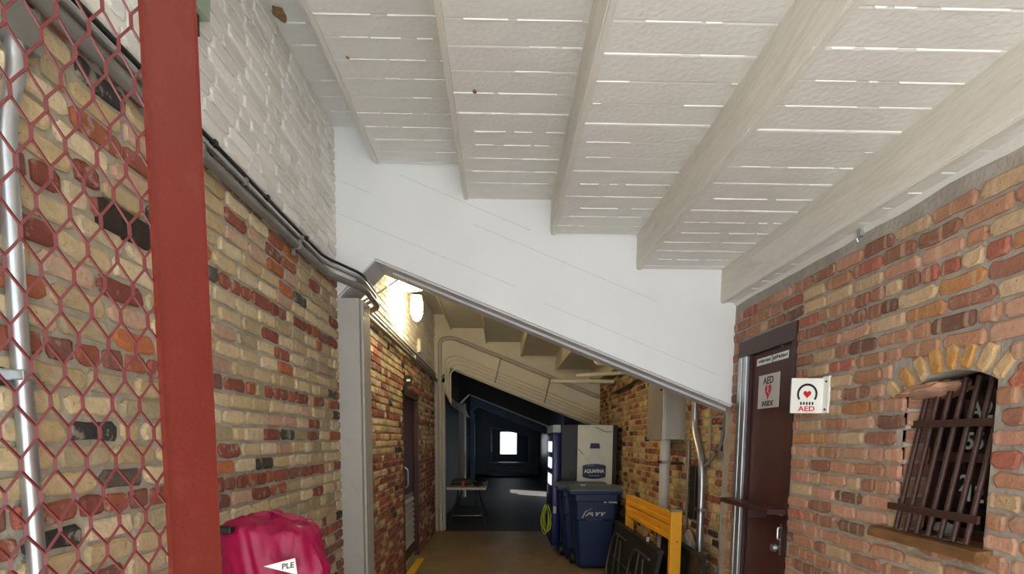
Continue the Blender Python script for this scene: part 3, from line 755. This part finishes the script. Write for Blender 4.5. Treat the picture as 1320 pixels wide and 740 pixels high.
pb = MB().box(XL, XL+.012, 1.31, 1.345, 1.745, 1.795); pb.build('wall_clip', 'blackmetal', label='small dark clip beside the vertical conduit on bricks', cat='clip')
# hole left by missing bricks, charred timber stub inside
hb = MB(); bm = bmesh.new(); bmesh.ops.create_cube(bm, size=1); bmesh.ops.subdivide_edges(bm, edges=bm.edges[:], cuts=3, use_grid_fill=True)
for q in bm.verts:
    nn = noise.noise(q.co*4)*.012; q.co = Vector((XL+.012+q.co.x*.03+nn*.3, 1.80+q.co.y*.21+nn, 2.262+q.co.z*.078+nn))
hb.frombm(bm); bm.free(); hb.build('timber_stub', mat('charred_timber', (48, 34, 24), .9, var=.4, scale=25, bump=.7), label='dark charred timber stub set in left bricks behind gate', cat='timber')
# wall lamp beyond the beam
LX, LY, LZ = -.93, 6.44, 3.19
lp = empty('wall_lamp', (XL, LY, LZ), 'glowing glass jar lamp on the white left wall beyond beam', 'lamp')
MB().tube([(XL, LY, LZ+.12), (XL+.04, LY, LZ+.12)], .055, 16).build('wall_plate', 'steel', lp, smooth=True)
MB().tube(fillet([(XL+.03, LY, LZ+.12), (LX, LY, LZ+.14), (LX, LY, LZ+.03)], .06), .012, 10).build('arm', 'steel', lp, smooth=True)
MB().lathe([(.03, .06), (.05, .03), (.07, .0), (.066, -.01)], (LX, LY, LZ+.01), 20).build('cap', 'blackmetal', lp, smooth=True)
MB().lathe([(.04, 0), (.062, -.03), (.068, -.10), (.062, -.19), (.04, -.25), (.013, -.27)], (LX, LY, LZ), 20).build('glass_jar', 'lamp', lp, smooth=True)
dsh = empty('pan_light', (-.81, 5.0, 2.92), 'shallow round white pan light hung just behind the beam haunch', 'lamp')
MB().lathe([(.05, .035), (.14, .02), (.18, .004), (.178, .0)], (-.81, 5.0, 2.93), 28).build('pan', 'white', dsh, smooth=True)
MB().lathe([(.170, .0), (.165, -.014), (.12, -.022), (.02, -.024)], (-.81, 5.0, 2.93), 28).build('diffuser', 'diffuser', dsh, smooth=True)
MB().tube([(-.81, 5.0, 2.96), (-.81, 5.0, 3.50)], .008, 8).build('stem', 'white', dsh, smooth=True)
conduit([(-1.1, 4.62, 2.70), (-.98, 4.62, 2.76), (-.83, 4.80, 2.93), (-.82, 4.90, 2.96)], .008, 'pilaster', 'lamp_lead', 'thin pale lead running up to the white pan', cat='cable', fil=.05)
ob = empty('outlet_box', (XL, 8.0, 2.82), 'small white outlet box above conduits on lamp-lit wall', 'box')
MB().box(XL, XL+.05, 7.9, 8.05, 2.80, 2.98, ch=.004).build('box', 'cream', ob); MB().box(XL+.05, XL+.054, 7.93, 8.02, 2.83, 2.95).build('cover', 'white', ob)

# ------------------------------------------------------------------ conduits on the second beam
def along(off, xs=-.95, y=9.9, r=.02, zb=1.2, m='cream', name='conduit', label='', xe=1.70):
    x0 = xs
    st = [(x0, y, zb)] if zb < 1 else [(x0, 15.7, zb), (x0, y, zb)]
    return conduit(st+[(x0, y, soffit(x0)+off-.12), (x0+.22, y, soffit(x0+.22)+off), (xe, y, soffit(xe)+off)], r, m, name, label, fil=.14, grp='conduits bent along the second beam')
for i, (off, xs, r, lab) in enumerate(((.06, -.86, .013, 'lowest cream conduit bent along the second beam'), (.12, -.89, .013, 'second lowest cream conduit bent along the second beam'), (.18, -.92, .013, 'third cream conduit up, bent along the second beam'), (.24, -.95, .013, 'fourth cream conduit up, bent along the second beam'))):
    along(off, xs, 9.90, r, 2.22+.06*i, label=lab, xe=1.70)
along(.50, -1.04, 9.88, .035, .02, m='pilaster', label='thick pale pipe rising beside left pilaster onto second beam')
for x in (-.1, .75):
    z = soffit(x)
    MB().prism([(x-.01, z+.02), (x+.015, z+.02), (x+.115, z+.44), (x+.09, z+.44)], 'y', 9.825, 9.838).build('clamp_rail', 'steel', label='slotted clamp rail across conduits on second beam, %s' % ('left one' if x < 0 else 'right one'), cat='clamp', group='clamp rails on second beam')
# sprinkler pipes
conduit([(.75, 8.6, 2.50), (1.70, 8.6, 2.50)], .03, 'cream', 'sprinkler_pipe', 'cream pipe crossing to the right wall, lowest of the crossing pipes', cat='pipe', grp='crossing pipes')
conduit([(1.0, 7.6, 2.47), (1.70, 7.6, 2.52)], .025, 'cream', 'sprinkler_pipe', 'cream pipe crossing to the right wall, nearer one', cat='pipe', grp='crossing pipes')
conduit([(1.15, 7.0, 2.82), (1.15, 7.0, 2.55), (1.70, 7.0, 2.58)], .02, 'cream', 'sprinkler_pipe', 'thin cream pipe dropping from the steps then to right wall', cat='pipe', grp='crossing pipes', fil=.05)
conduit([(1.70, 8.5, 2.33), (1.70, 7.6, 2.34), (1.70, 6.55, 2.40), (1.70, 5.9, 2.56)], .022, 'blackmetal', 'wall_pipe', 'dark pipe running along top of far right bricks', cat='pipe')

# ------------------------------------------------------------------ electrical gear on the far right wall
eb = empty('electrical_box', (1.63, 5.58, 1.635), 'large brushed steel electrical box on far right brick wall', 'electrical box')
MB().box(1.535, XRF, 5.30, 5.86, 1.635, 2.36, ch=.004).build('cabinet', 'boxsteel', eb)
dr = MB().box(1.515, 1.535, 5.30, 5.86, 1.635, 2.36, ch=.003).build('cover_door', 'boxsteel', eb)
MB().tube([(1.514, 5.37, 2.12), (1.495, 5.37, 2.12)], .012, 10).build('latch', 'galv', dr, smooth=True); MB().box(1.508, 1.515, 5.35, 5.39, 2.09, 2.19).build('hasp', 'blackmetal', dr)
conduit([(1.59, 5.45, 1.64), (1.59, 5.45, .0)], .05, 'pilaster', 'riser_pipe', 'fat pale riser pipe below the electrical box', [((1.59, 5.45, 1.42), 'z')], 'steel', 'pipe')
MB().box(1.62, XRF, 5.32, 5.36, 1.40, 1.425).build('pipe_bracket', 'blackmetal', label='black bracket holding the fat riser pipe to bricks', cat='bracket')
conduit([(1.69, 4.94, 2.55), (1.69, 4.94, 1.75), (1.69, 4.74, 1.48), (1.69, 4.70, 1.3), (1.69, 4.70, 0)], .03, 'galv', 'conduit', 'galvanised pipe with a bend beside the electrical box', [((1.69, 4.70, 1.05), 'z')], 'galv')
MB().box(1.665, XRF, 4.80, 4.93, .95, 1.41, ch=.004).build('switch_box', 'blackmetal', label='tall narrow black box on bricks behind the bent pipe', cat='box')
conduit([(1.70, 4.20, 1.90), (1.70, 4.30, 1.80), (1.70, 4.33, 1.62), (1.70, 4.45, 1.50), (1.70, 4.78, 1.38)], .013, 'steel', 'flex_conduit', 'thin grey flexible conduit curving into the black box', [((1.70, 4.32, 1.72), 'z'), ((1.70, 4.40, 1.54), 'z')], 'galv', fil=.1)
conduit([(1.715, 4.62, 2.5), (1.715, 4.62, 1.42)], .008, 'steel', 'thin_pipe', 'thin rusty upright pipe right of the bent pipe', cat='pipe')
conduit([(1.71, 5.12, 1.63), (1.71, 5.12, .6)], .014, 'steel', 'thin_pipe', 'thin dull pipe right of the fat riser', cat='pipe')

# ------------------------------------------------------------------ vending machine
vm = empty('vending_machine', (1.2, 8.45, 0), 'tall blue fronted drinks machine with white bottled water side panel', 'vending machine')
MB().box(.86, 1.655, 8.0, 8.95, .12, 1.84, ch=.012).build('cabinet', 'black', vm)
vd = MB().box(.735, .855, 8.0, 8.95, .10, 1.72, ch=.03).build('front_door', 'vblue', vm, smooth=True)
MB().box(.735, .855, 8.0, 8.95, 1.72, 1.835, ch=.02).build('header', 'vtop', vm)
for i, z in enumerate((1.45, 1.22, .98)): MB().box(.722, .737, 8.06, 8.55, z, z+.15).build('lit_window', 'vwin', vd)
MB().box(.728, .737, 8.62, 8.72, .80, 1.15).build('coin_panel', 'print', vd)
MB().box(.76, .80, 7.998, 8.0, .58, .68).build('badge', 'print', vd)
for (x, y) in ((.92, 8.1), (1.6, 8.1), (.92, 8.85), (1.6, 8.85)): MB().lathe([(.03, 0), (.03, .03), (.015, .04), (.015, .13)], (x, y, 0), 12).build('foot', 'blackmetal', vm)
sp = MB().box(1.09, 1.585, 7.992, 8.0, .5, 1.835).build('side_panel', 'vpanel', vm)
cxp = 1.335; yb = 7.991
MB().prism([(cxp-.075, 1.505), (cxp+.075, 1.505), (cxp+.06, 1.58), (cxp-.06, 1.58)], 'y', yb-.001, yb+.001).build('bottle_cap_print', 'vnavy', sp)
MB().prism([(cxp-.06, 1.50), (cxp+.06, 1.50), (cxp+.075, 1.43), (cxp+.14, 1.36), (cxp+.155, 1.28), (cxp+.155, .8), (cxp-.155, .8), (cxp-.155, 1.28), (cxp-.14, 1.36), (cxp-.075, 1.43)], 'y', yb-.0005, yb+.001).build('bottle_print', 'vgrey', sp)
bd = []
for i in range(13): t = -1+2*i/12; bd.append((cxp-.005+t*.165, 1.265+.025*(1-t*t)))
for i in range(13): t = 1-2*i/12; bd.append((cxp-.005+t*.165, 1.105-.03*(1-t*t)))
bg_ = MB().prism(bd, 'y', yb-.002, yb+.001).build('badge_print', 'vnavy', sp)
MB().prism([(cxp-.13, 1.262), (cxp-.02, 1.286), (cxp+.01, 1.265), (cxp-.06, 1.255)], 'y', yb-.003, yb).build('wave_print', 'teal', bg_)
text('AQUAFINA', .072, 'lettering', 'white', bg_, (cxp-.005, yb-.003, 1.185), (1, 0, 0), (0, 0, 1), .0006, sx=.78)
MB().box(cxp-.08, cxp+.07, yb-.003, yb, 1.118, 1.124).build('underline', 'print', bg_)
for pts in ([(1.33, 1.81), (1.42, 1.77), (1.48, 1.74), (1.57, 1.74)], [(1.10, 1.50), (1.17, 1.42)]):
    MB().tube([(p[0], yb, p[1]) for p in pts], .004, 6).build('scratch', 'ink', sp)
# lime cord hanging at the machine front
MB().tube(fillet([(.737, 8.05, .69), (.66, 8.05, .69), (.65, 8.05, .715)], .02), .008, 8).build('cord_hook', 'blackmetal', vd, smooth=True)
pts = []
for i in range(97):
    t = i/96*2*math.pi*4; k = int(i/24.01); w_ = (.060, .035, .070, .045)[k]; h_ = (.215, .19, .20, .165)[k]
    c = math.cos(t); pts.append((.665+(.012*(k-1.5))+w_*math.sin(t)*(1-.55*max(0, c)), 8.05+.014*math.sin(t*.5+k), .705-h_*(1-c)))
MB().tube(pts, .0055, 6).build('extension_cord', 'lime', smooth=True, label='lime green cord coiled and hung at vending machine front', cat='cord')

# ------------------------------------------------------------------ wheeled bins
def bin_(x0, x1, y0, y1, lab, logo):
    H = 1.0; t = empty('wheeled_bin', ((x0+x1)/2, (y0+y1)/2, 0), lab, 'bin', 'blue wheeled bins')
    b = MB(); zz = [(.02, .10), (.06, .085), (.62, .04), (.64, .028), (.86, .022), (.87, 0), (H-.03, 0)]
    rings = []
    for (z, ins) in zz:
        a0_, a1_, b0_, b1_ = x0+ins, x1-ins, y0+ins*.7, y1-ins*.7; c = .05
        rings.append([(a0_+c, b0_, z), (a1_-c, b0_, z), (a1_, b0_+c, z), (a1_, b1_-c, z), (a1_-c, b1_, z), (a0_+c, b1_, z), (a0_, b1_-c, z), (a0_, b0_+c, z)])
    vs = [p for r in rings for p in r]; fs = [(i*8+j, i*8+(j+1) % 8, (i+1)*8+(j+1) % 8, (i+1)*8+j) for i in range(len(zz)-1) for j in range(8)]
    fs += [tuple(range(7, -1, -1)), tuple((len(zz)-1)*8+j for j in range(8))]
    b.add(vs, fs); body = b.build('body', 'blueplastic', t)
    for i in range(3): MB().box(x0+.03, x0+.07, y0+.09+i*.12, y0+.13+i*.12, .66, .95, ch=.008).build('rib', 'blueplastic', body)
    MB().box(x0-.03, x1+.02, y0-.02, y1, H-.05, H-.005, ch=.012).build('rim', 'blueplastic', t)
    l = MB(); n = 8; vs = []; fs = []
    for i in range(n+1):
        u = i/n; y = y0-.03+u*(y1-y0+.05); z = H+.02+.045*math.sin(math.pi*min(1, u*1.15))
        vs += [(x0-.035, y, H-.005), (x0-.02, y, z-.012), (x0+.03, y, z), (x1-.03, y, z), (x1+.02, y, z-.012), (x1+.03, y, H-.005)]
    for i in range(n):
        for j in range(5): fs.append((i*6+j, i*6+j+1, (i+1)*6+j+1, (i+1)*6+j))
        fs.append((i*6+5, i*6, (i+1)*6, (i+1)*6+5))
    fs += [tuple(range(6)), tuple(n*6+j for j in range(5, -1, -1))]
    lid = l.add(vs, fs).build('lid', 'lid', t, smooth=True)
    MB().tube(fillet([(x0+.05, y1, H-.02), (x0+.05, y1+.025, H+.02), (x1-.05, y1+.025, H+.02), (x1-.05, y1, H-.02)], .03), .014, 8).build('handle', 'blueplastic', t, smooth=True)
    for x in (x0+.06, x1-.06): MB().tube([(x-.02, y1-.07, .09), (x+.02, y1-.07, .09)], .088, 20).build('wheel', 'blackmetal', t, smooth=True)
    if logo:
        MB().box(x0+.12, x0+.18, y0+.08, y0+.16, H+.056, H+.068).build('sticker', 'print', lid)
        yy = y0+.022
        text('AW', .11, 'logo', 'print', t, ((x0+x1)/2-.01, yy-.004, .715), (1, 0, 0), (0, .05, 1), .001, shear=.35, sx=1.3)
        MB().prism([(x0+.13, .66), (x0+.17, .74), (x0+.27, .785), (x0+.18, .735), (x0+.145, .66)], 'y', yy-.006, yy-.002).build('logo_stroke', 'print', t)
        text('ALLIED WASTE', .03, 'lettering', 'lid', t, ((x0+x1)/2-.02, yy-.004, .632), (1, 0, 0), (0, .05, 1), .001)
        for (a, w_) in ((.40, .035), (.46, .10)): MB().box(x0+a, x0+a+w_, y0+.004, y0+.012, .848, .866).build('small_print', 'print', t)
    return t
bin_(.89, 1.50, 6.96, 7.42, 'dark blue wheeled bin with white logo, nearest the yellow barricade', True)
bin_(.80, 1.42, 7.52, 7.94, 'dark blue wheeled bin behind the logo bin, against vending machine', False)

# ------------------------------------------------------------------ barricade and folded tables
bc = empty('barricade', (1.43, 5.4, 0), 'yellow folding barricade with grey capped posts beside blue bin', 'barricade')
def post(x0, x1, y0, y1, zt):
    p = MB().box(x0, x1, y0, y1, 0, zt, ch=.006).build('post', 'yellow', bc); MB().box(x0-.001, x1+.001, y0-.001, y1+.001, zt-.004, zt+.016, ch=.004).build('cap', 'greycap', p)
    for z in (zt-.25, zt-.55, .3): MB().tube([((x0+x1)/2+.01, y0+.002, z), ((x0+x1)/2+.01, y0-.004, z)], .006, 8).build('bolt', 'blackmetal', p)
post(1.405, 1.497, 4.58, 4.64, 1.045); post(1.385, 1.472, 6.12, 6.18, 1.035)
def rail(z0, z1, h=.016):
    b = MB(); x0, x1 = 1.415, 1.395
    prof = [(0, z0), (-.012, z0+.008), (-.012, z0+.04), (-.004, z0+.048), (-.004, z1-.048), (-.012, z1-.04), (-.012, z1-.008), (0, z1), (.02, z1), (.02, z0)]
    v = [(1.418+p[0], 4.64, p[1]) for p in prof]+[(1.398+p[0], 6.12, p[1]) for p in prof]; n = len(prof)
    b.add(v, [tuple(range(n)), tuple(range(2*n-1, n-1, -1))]+[(i, i+n, (i+1) % n+n, (i+1) % n) for i in range(n)])
    b.build('rail', 'yellow', bc)
rail(.93, 1.04); rail(.80, .915); rail(.30, .40)
def folded_table(xt, xb, y0, y1, zt, lab, near=True):
    t = empty('folded_table', (xb, (y0+y1)/2, 0), lab, 'table', 'folded black tables leaning by the wall')
    def X(z): return xb+(xt-xb)*z/zt
    k = .035
    MB().prism([(X(0), 0), (X(zt), zt), (X(zt)+k, zt), (X(0)+k, 0)], 'y', y0, y1).build('tabletop', 'tblack', t)
    e = MB(); e.prism([(X(zt)-.018, zt-.02), (X(zt)+k+.004, zt-.02), (X(zt)+k+.004, zt+.006), (X(zt)-.018, zt+.006)], 'y', y0-.005, y1+.005)
    e.build('edge_band', 'tblack', t)
    if near:
        for (a, b_, sgn) in ((y0+.14, y0+.75, 1), (y1-.75, y1-.14, 1)):
            o_ = -.03
            pth = [(X(.1)+o_, a, .1), (X(.1)+o_, b_-.1, .1), (X(.2)+o_, b_, .2), (X(zt-.2)+o_, b_, zt-.2), (X(zt-.1)+o_, b_-.1, zt-.1), (X(zt-.1)+o_, a, zt-.1)]
            MB().tube(fillet(pth, .09), .0125, 10).build('leg_frame', 'tube', t, smooth=True)
            MB().tube([(X(.16)+o_, (a+b_)/2, .1), (X(zt-.16)+o_, (a+b_)/2, zt-.1)], .009, 8).build('leg_brace', 'tube', t, smooth=True)
            MB().tube([(X(.2)+o_, a, .1), (X(zt/2)+o_, a+.02, zt-.1)], .009, 8).build('leg_brace', 'tube', t, smooth=True)
        MB().tube([(X(zt*.5)-.02, y0+.3, zt*.5), (X(zt*.5)-.02, y1-.3, zt*.5)], .010, 8).build('spreader', 'tube', t, smooth=True)
        MB().tube([(X(zt)+.02, 5.15, zt+.0), (X(zt)+.02, 5.15, zt+.045)], .014, 10).build('peg', 'print', t, smooth=True)
    return t
folded_table(1.35, 1.22, 4.70, 6.52, .69, 'black folded table leaning on yellow barricade, leg frames facing out')
folded_table(1.56, 1.50, 4.27, 5.36, .735, 'black folded table standing behind the yellow barricade post', near=False)
g = MB(); bm = bmesh.new(); bmesh.ops.create_icosphere(bm, subdivisions=4, radius=1)
for q in bm.verts:
    nn = 1+.22*noise.fractal(q.co*1.8, 1, 2, 4); q.co = Vector((1.665+q.co.x*.055*nn, 4.93+q.co.y*.15*nn, .70+q.co.z*.14*nn))
g.frombm(bm); bm.free(); g.build('hanging_sack', 'bagcloth', smooth=True, label='dusty tan plastic sack hung on bricks behind folded tables', cat='sack')

# ------------------------------------------------------------------ table down the passage
t = empty('folding_table', (-.62, 11.2, 0), 'light grey folding table standing at left in dark far passage', 'table')
MB().box(-.99, -.26, 10.3, 12.1, .70, .745, ch=.012).build('tabletop', 'tablewhite', t)
for ya, yb_ in ((10.55, 10.5), (11.85, 11.9)):
    MB().tube(fillet([(-.98, yb_, 0), (-.82, ya, .45), (-.78, ya, .70)], .1), .015, 8).build('leg', 'tube', t, smooth=True)
    MB().tube(fillet([(-.27, yb_, 0), (-.43, ya, .45), (-.47, ya, .70)], .1), .015, 8).build('leg', 'tube', t, smooth=True)
    MB().tube([(-.90, yb_+.02, .20), (-.35, yb_+.02, .20)], .012, 8).build('stretcher', 'tube', t, smooth=True)
cr = empty('black_crate', (-.72, 11.2, .745), 'low black open crate on the light grey folding table', 'crate')
for a in ((-.93, -.91, 10.9, 11.5), (-.53, -.51, 10.9, 11.5), (-.93, -.51, 10.9, 10.92), (-.93, -.51, 11.48, 11.5)): MB().box(a[0], a[1], a[2], a[3], .745, .83).build('crate_side', 'blackmetal', cr)
MB().box(-.93, -.51, 10.9, 11.5, .745, .76).build('crate_bottom', 'blackmetal', cr)
MB().lathe([(.028, 0), (.038, .085), (.036, .088)], (-.70, 10.70, .745), 14).build('cup', 'orange', smooth=True, label='small orange cup at near end of grey folding table', cat='cup')
R = random.Random(12)
for i, (x, y, lb) in enumerate(((-.42, 10.72, 'dark rag bundle beside the orange cup on grey table'), (-.40, 11.75, 'dark rag bundle behind, far right of grey folding table'))):
    bm = bmesh.new(); bmesh.ops.create_icosphere(bm, subdivisions=3, radius=1)
    for q in bm.verts:
        nn = 1+.35*noise.noise(q.co*2+Vector((i*5, 0, 0))); q.co = Vector((x+q.co.x*.10*nn, y+q.co.y*.14*nn, max(.745, .77+q.co.z*.05*nn)))
    b = MB().frombm(bm); bm.free(); b.build('rag_bundle', 'charcoal', smooth=True, label=lb, cat='rag')

# ------------------------------------------------------------------ magenta cover over a folded canopy
cv = empty('covered_canopy', (-.82, 2.05, 0), 'magenta nylon cover draped over folded black canopy frame by brick wall', 'canopy')
for (x, y) in ((-.92, 1.98), (-.92, 2.12), (-.76, 1.98), (-.76, 2.12)):
    lg = MB().box(x-.018, x+.018, y-.018, y+.018, .02, 1.30, ch=.003).build('pole', 'blackmetal', cv); MB().box(x-.035, x+.035, y-.035, y+.035, 0, .02).build('foot_plate', 'steel', lg)
cl = MB().box(-1.0, -.905, 1.90, 1.95, 1.305, 1.328, ch=.005).build('slider', 'blackmetal', cv)
MB().tube([(-.965, 1.898, 1.312), (-.965, 1.892, 1.312)], .007, 10).build('bolt', 'galv', cl, smooth=True)
NT, NZ = 140, 70
vs = []; fs = []
for i in range(NZ+1):
    u = i/NZ                                       # 0 = crown, 1 = hem
    if u < .22:
        k = u/.22; rad = math.sin(k*math.pi/2)*.9; z = 1.352-.055*(1-math.cos(k*math.pi/2))
    else:
        k = (u-.22)/.78; rad = .9+.12*min(1, k*3); z = 1.297-.95*k
    for j in range(NT):
        a = 2*math.pi*j/NT; ca, sa = math.cos(a), math.sin(a)
        ex = (abs(ca)**3+abs(sa)**3)**(-1/3)
        fold = .0
        amp = .11*min(1, .25+u*2.0)
        zq = z*1.0+(.06*u)
        wv = Vector((noise.noise(Vector((ca*1.6, sa*1.6, zq*4))), noise.noise(Vector((ca*1.6+9, sa*1.6, zq*4))), noise.noise(Vector((ca*1.6, sa*1.6+9, zq*4)))))
        q0 = Vector((ca*2.3*rad+zq*2.6, sa*2.3*rad-zq*2.2, zq*3.2))+wv*.55
        r1 = 1-2.4*abs(noise.noise(q0)); r2 = 1-2.4*abs(noise.noise(q0*2.15+Vector((5, 1, 3)))); r3 = noise.noise(Vector((ca*1.1, sa*1.1, zq*2.5+4)))
        fold += amp*(.75*r1+.38*r2)+.10*r3*min(1, u*3)
        wing = math.exp(-((a-(-.35))/.42)**2) if a < math.pi else math.exp(-((a-2*math.pi+.35)/.42)**2)
        fold += .34*wing*math.exp(-((z-1.185)/.075)**2)
        rr = rad*ex*(1+fold)
        zz = z+.012*noise.noise(Vector((ca*rad*5, sa*rad*5, 4)))*(1 if u < .4 else .3) - .02*rad*max(0, ca)*(1 if u < .3 else 1)
        zz += (.016*r1+.009*r2)*max(0, 1-u*2.2)-.008
        vs.append((-.83+.17*rr*ca, 2.06+.15*rr*sa, zz))
for i in range(NZ):
    for j in range(NT): fs.append((i*NT+j, i*NT+(j+1) % NT, (i+1)*NT+(j+1) % NT, (i+1)*NT+j))
b = MB(); b.add(vs, fs)
cover = b.build('cover', 'magenta', cv, smooth=True)
tg = MB(); o0 = Vector((-.705, 1.868, 1.205))
ux = Vector((.93, .30, .12)).normalized(); uz = Vector((0, .1, 1)).normalized()
P = [o0-ux*.075+uz*.012, o0+ux*.022+uz*.022, o0+ux*.03-uz*.035]
nrm = ux.cross(uz).normalized()
tg.add([p for p in P]+[p+nrm*.003 for p in P], [(0, 1, 2), (5, 4, 3), (0, 3, 4, 1), (1, 4, 5, 2), (2, 5, 3, 0)])
tgo = tg.build('brand_tag', 'white', cover)
text('PLE', .026, 'lettering', 'ink', tgo, o0+nrm*.0045+ux*.0-uz*.0, ux, uz, .0005)

# ------------------------------------------------------------------ small things high on the left
sb = empty('speaker_bracket', (-1.1, 2.2, 3.05), 'pale green enamel box on black bracket high on white brick', 'bracket')
MB().prism([(2.02, 3.15), (2.30, 3.17), (2.33, 3.40), (2.02, 3.40)], 'x', XL, XL+.06).build('box', 'lichen', sb)
MB().box(XL, XL+.05, 2.14, 2.24, 3.08, 3.15).build('arm', 'blackmetal', sb)
# flaked rust spots on the ceiling near the left wall
for i, (x, y, r, k) in enumerate(((-1.10, 3.05, .034, 0), (-.13, 2.86, .012, 2), (-.76, 3.0, .010, 1))):
    bm = bmesh.new(); bmesh.ops.create_circle(bm, cap_ends=True, radius=1, segments=16)
    for q in bm.verts: nn = 1+.5*noise.noise(q.co*1.7+Vector((i*3, 0, 0))); q.co = Vector((x+q.co.x*r*nn, y+q.co.y*r*1.5*nn, TZ[k]-.0045))
    b = MB().frombm(bm); bm.free(); b.build('rust_spot', 'rust', c1)
hk = empty('wall_hook', (1.645, 2.667, 2.57), 'tiny metal hook under the ceiling lip on right wall', 'hook')
MB().box(1.635, 1.66, 2.655, 2.68, 2.565, 2.60, ch=.003).build('plate', 'galv', hk); MB().tube([(1.64, 2.667, 2.57), (1.628, 2.667, 2.555), (1.635, 2.667, 2.54)], .005, 8).build('hook', 'galv', hk)
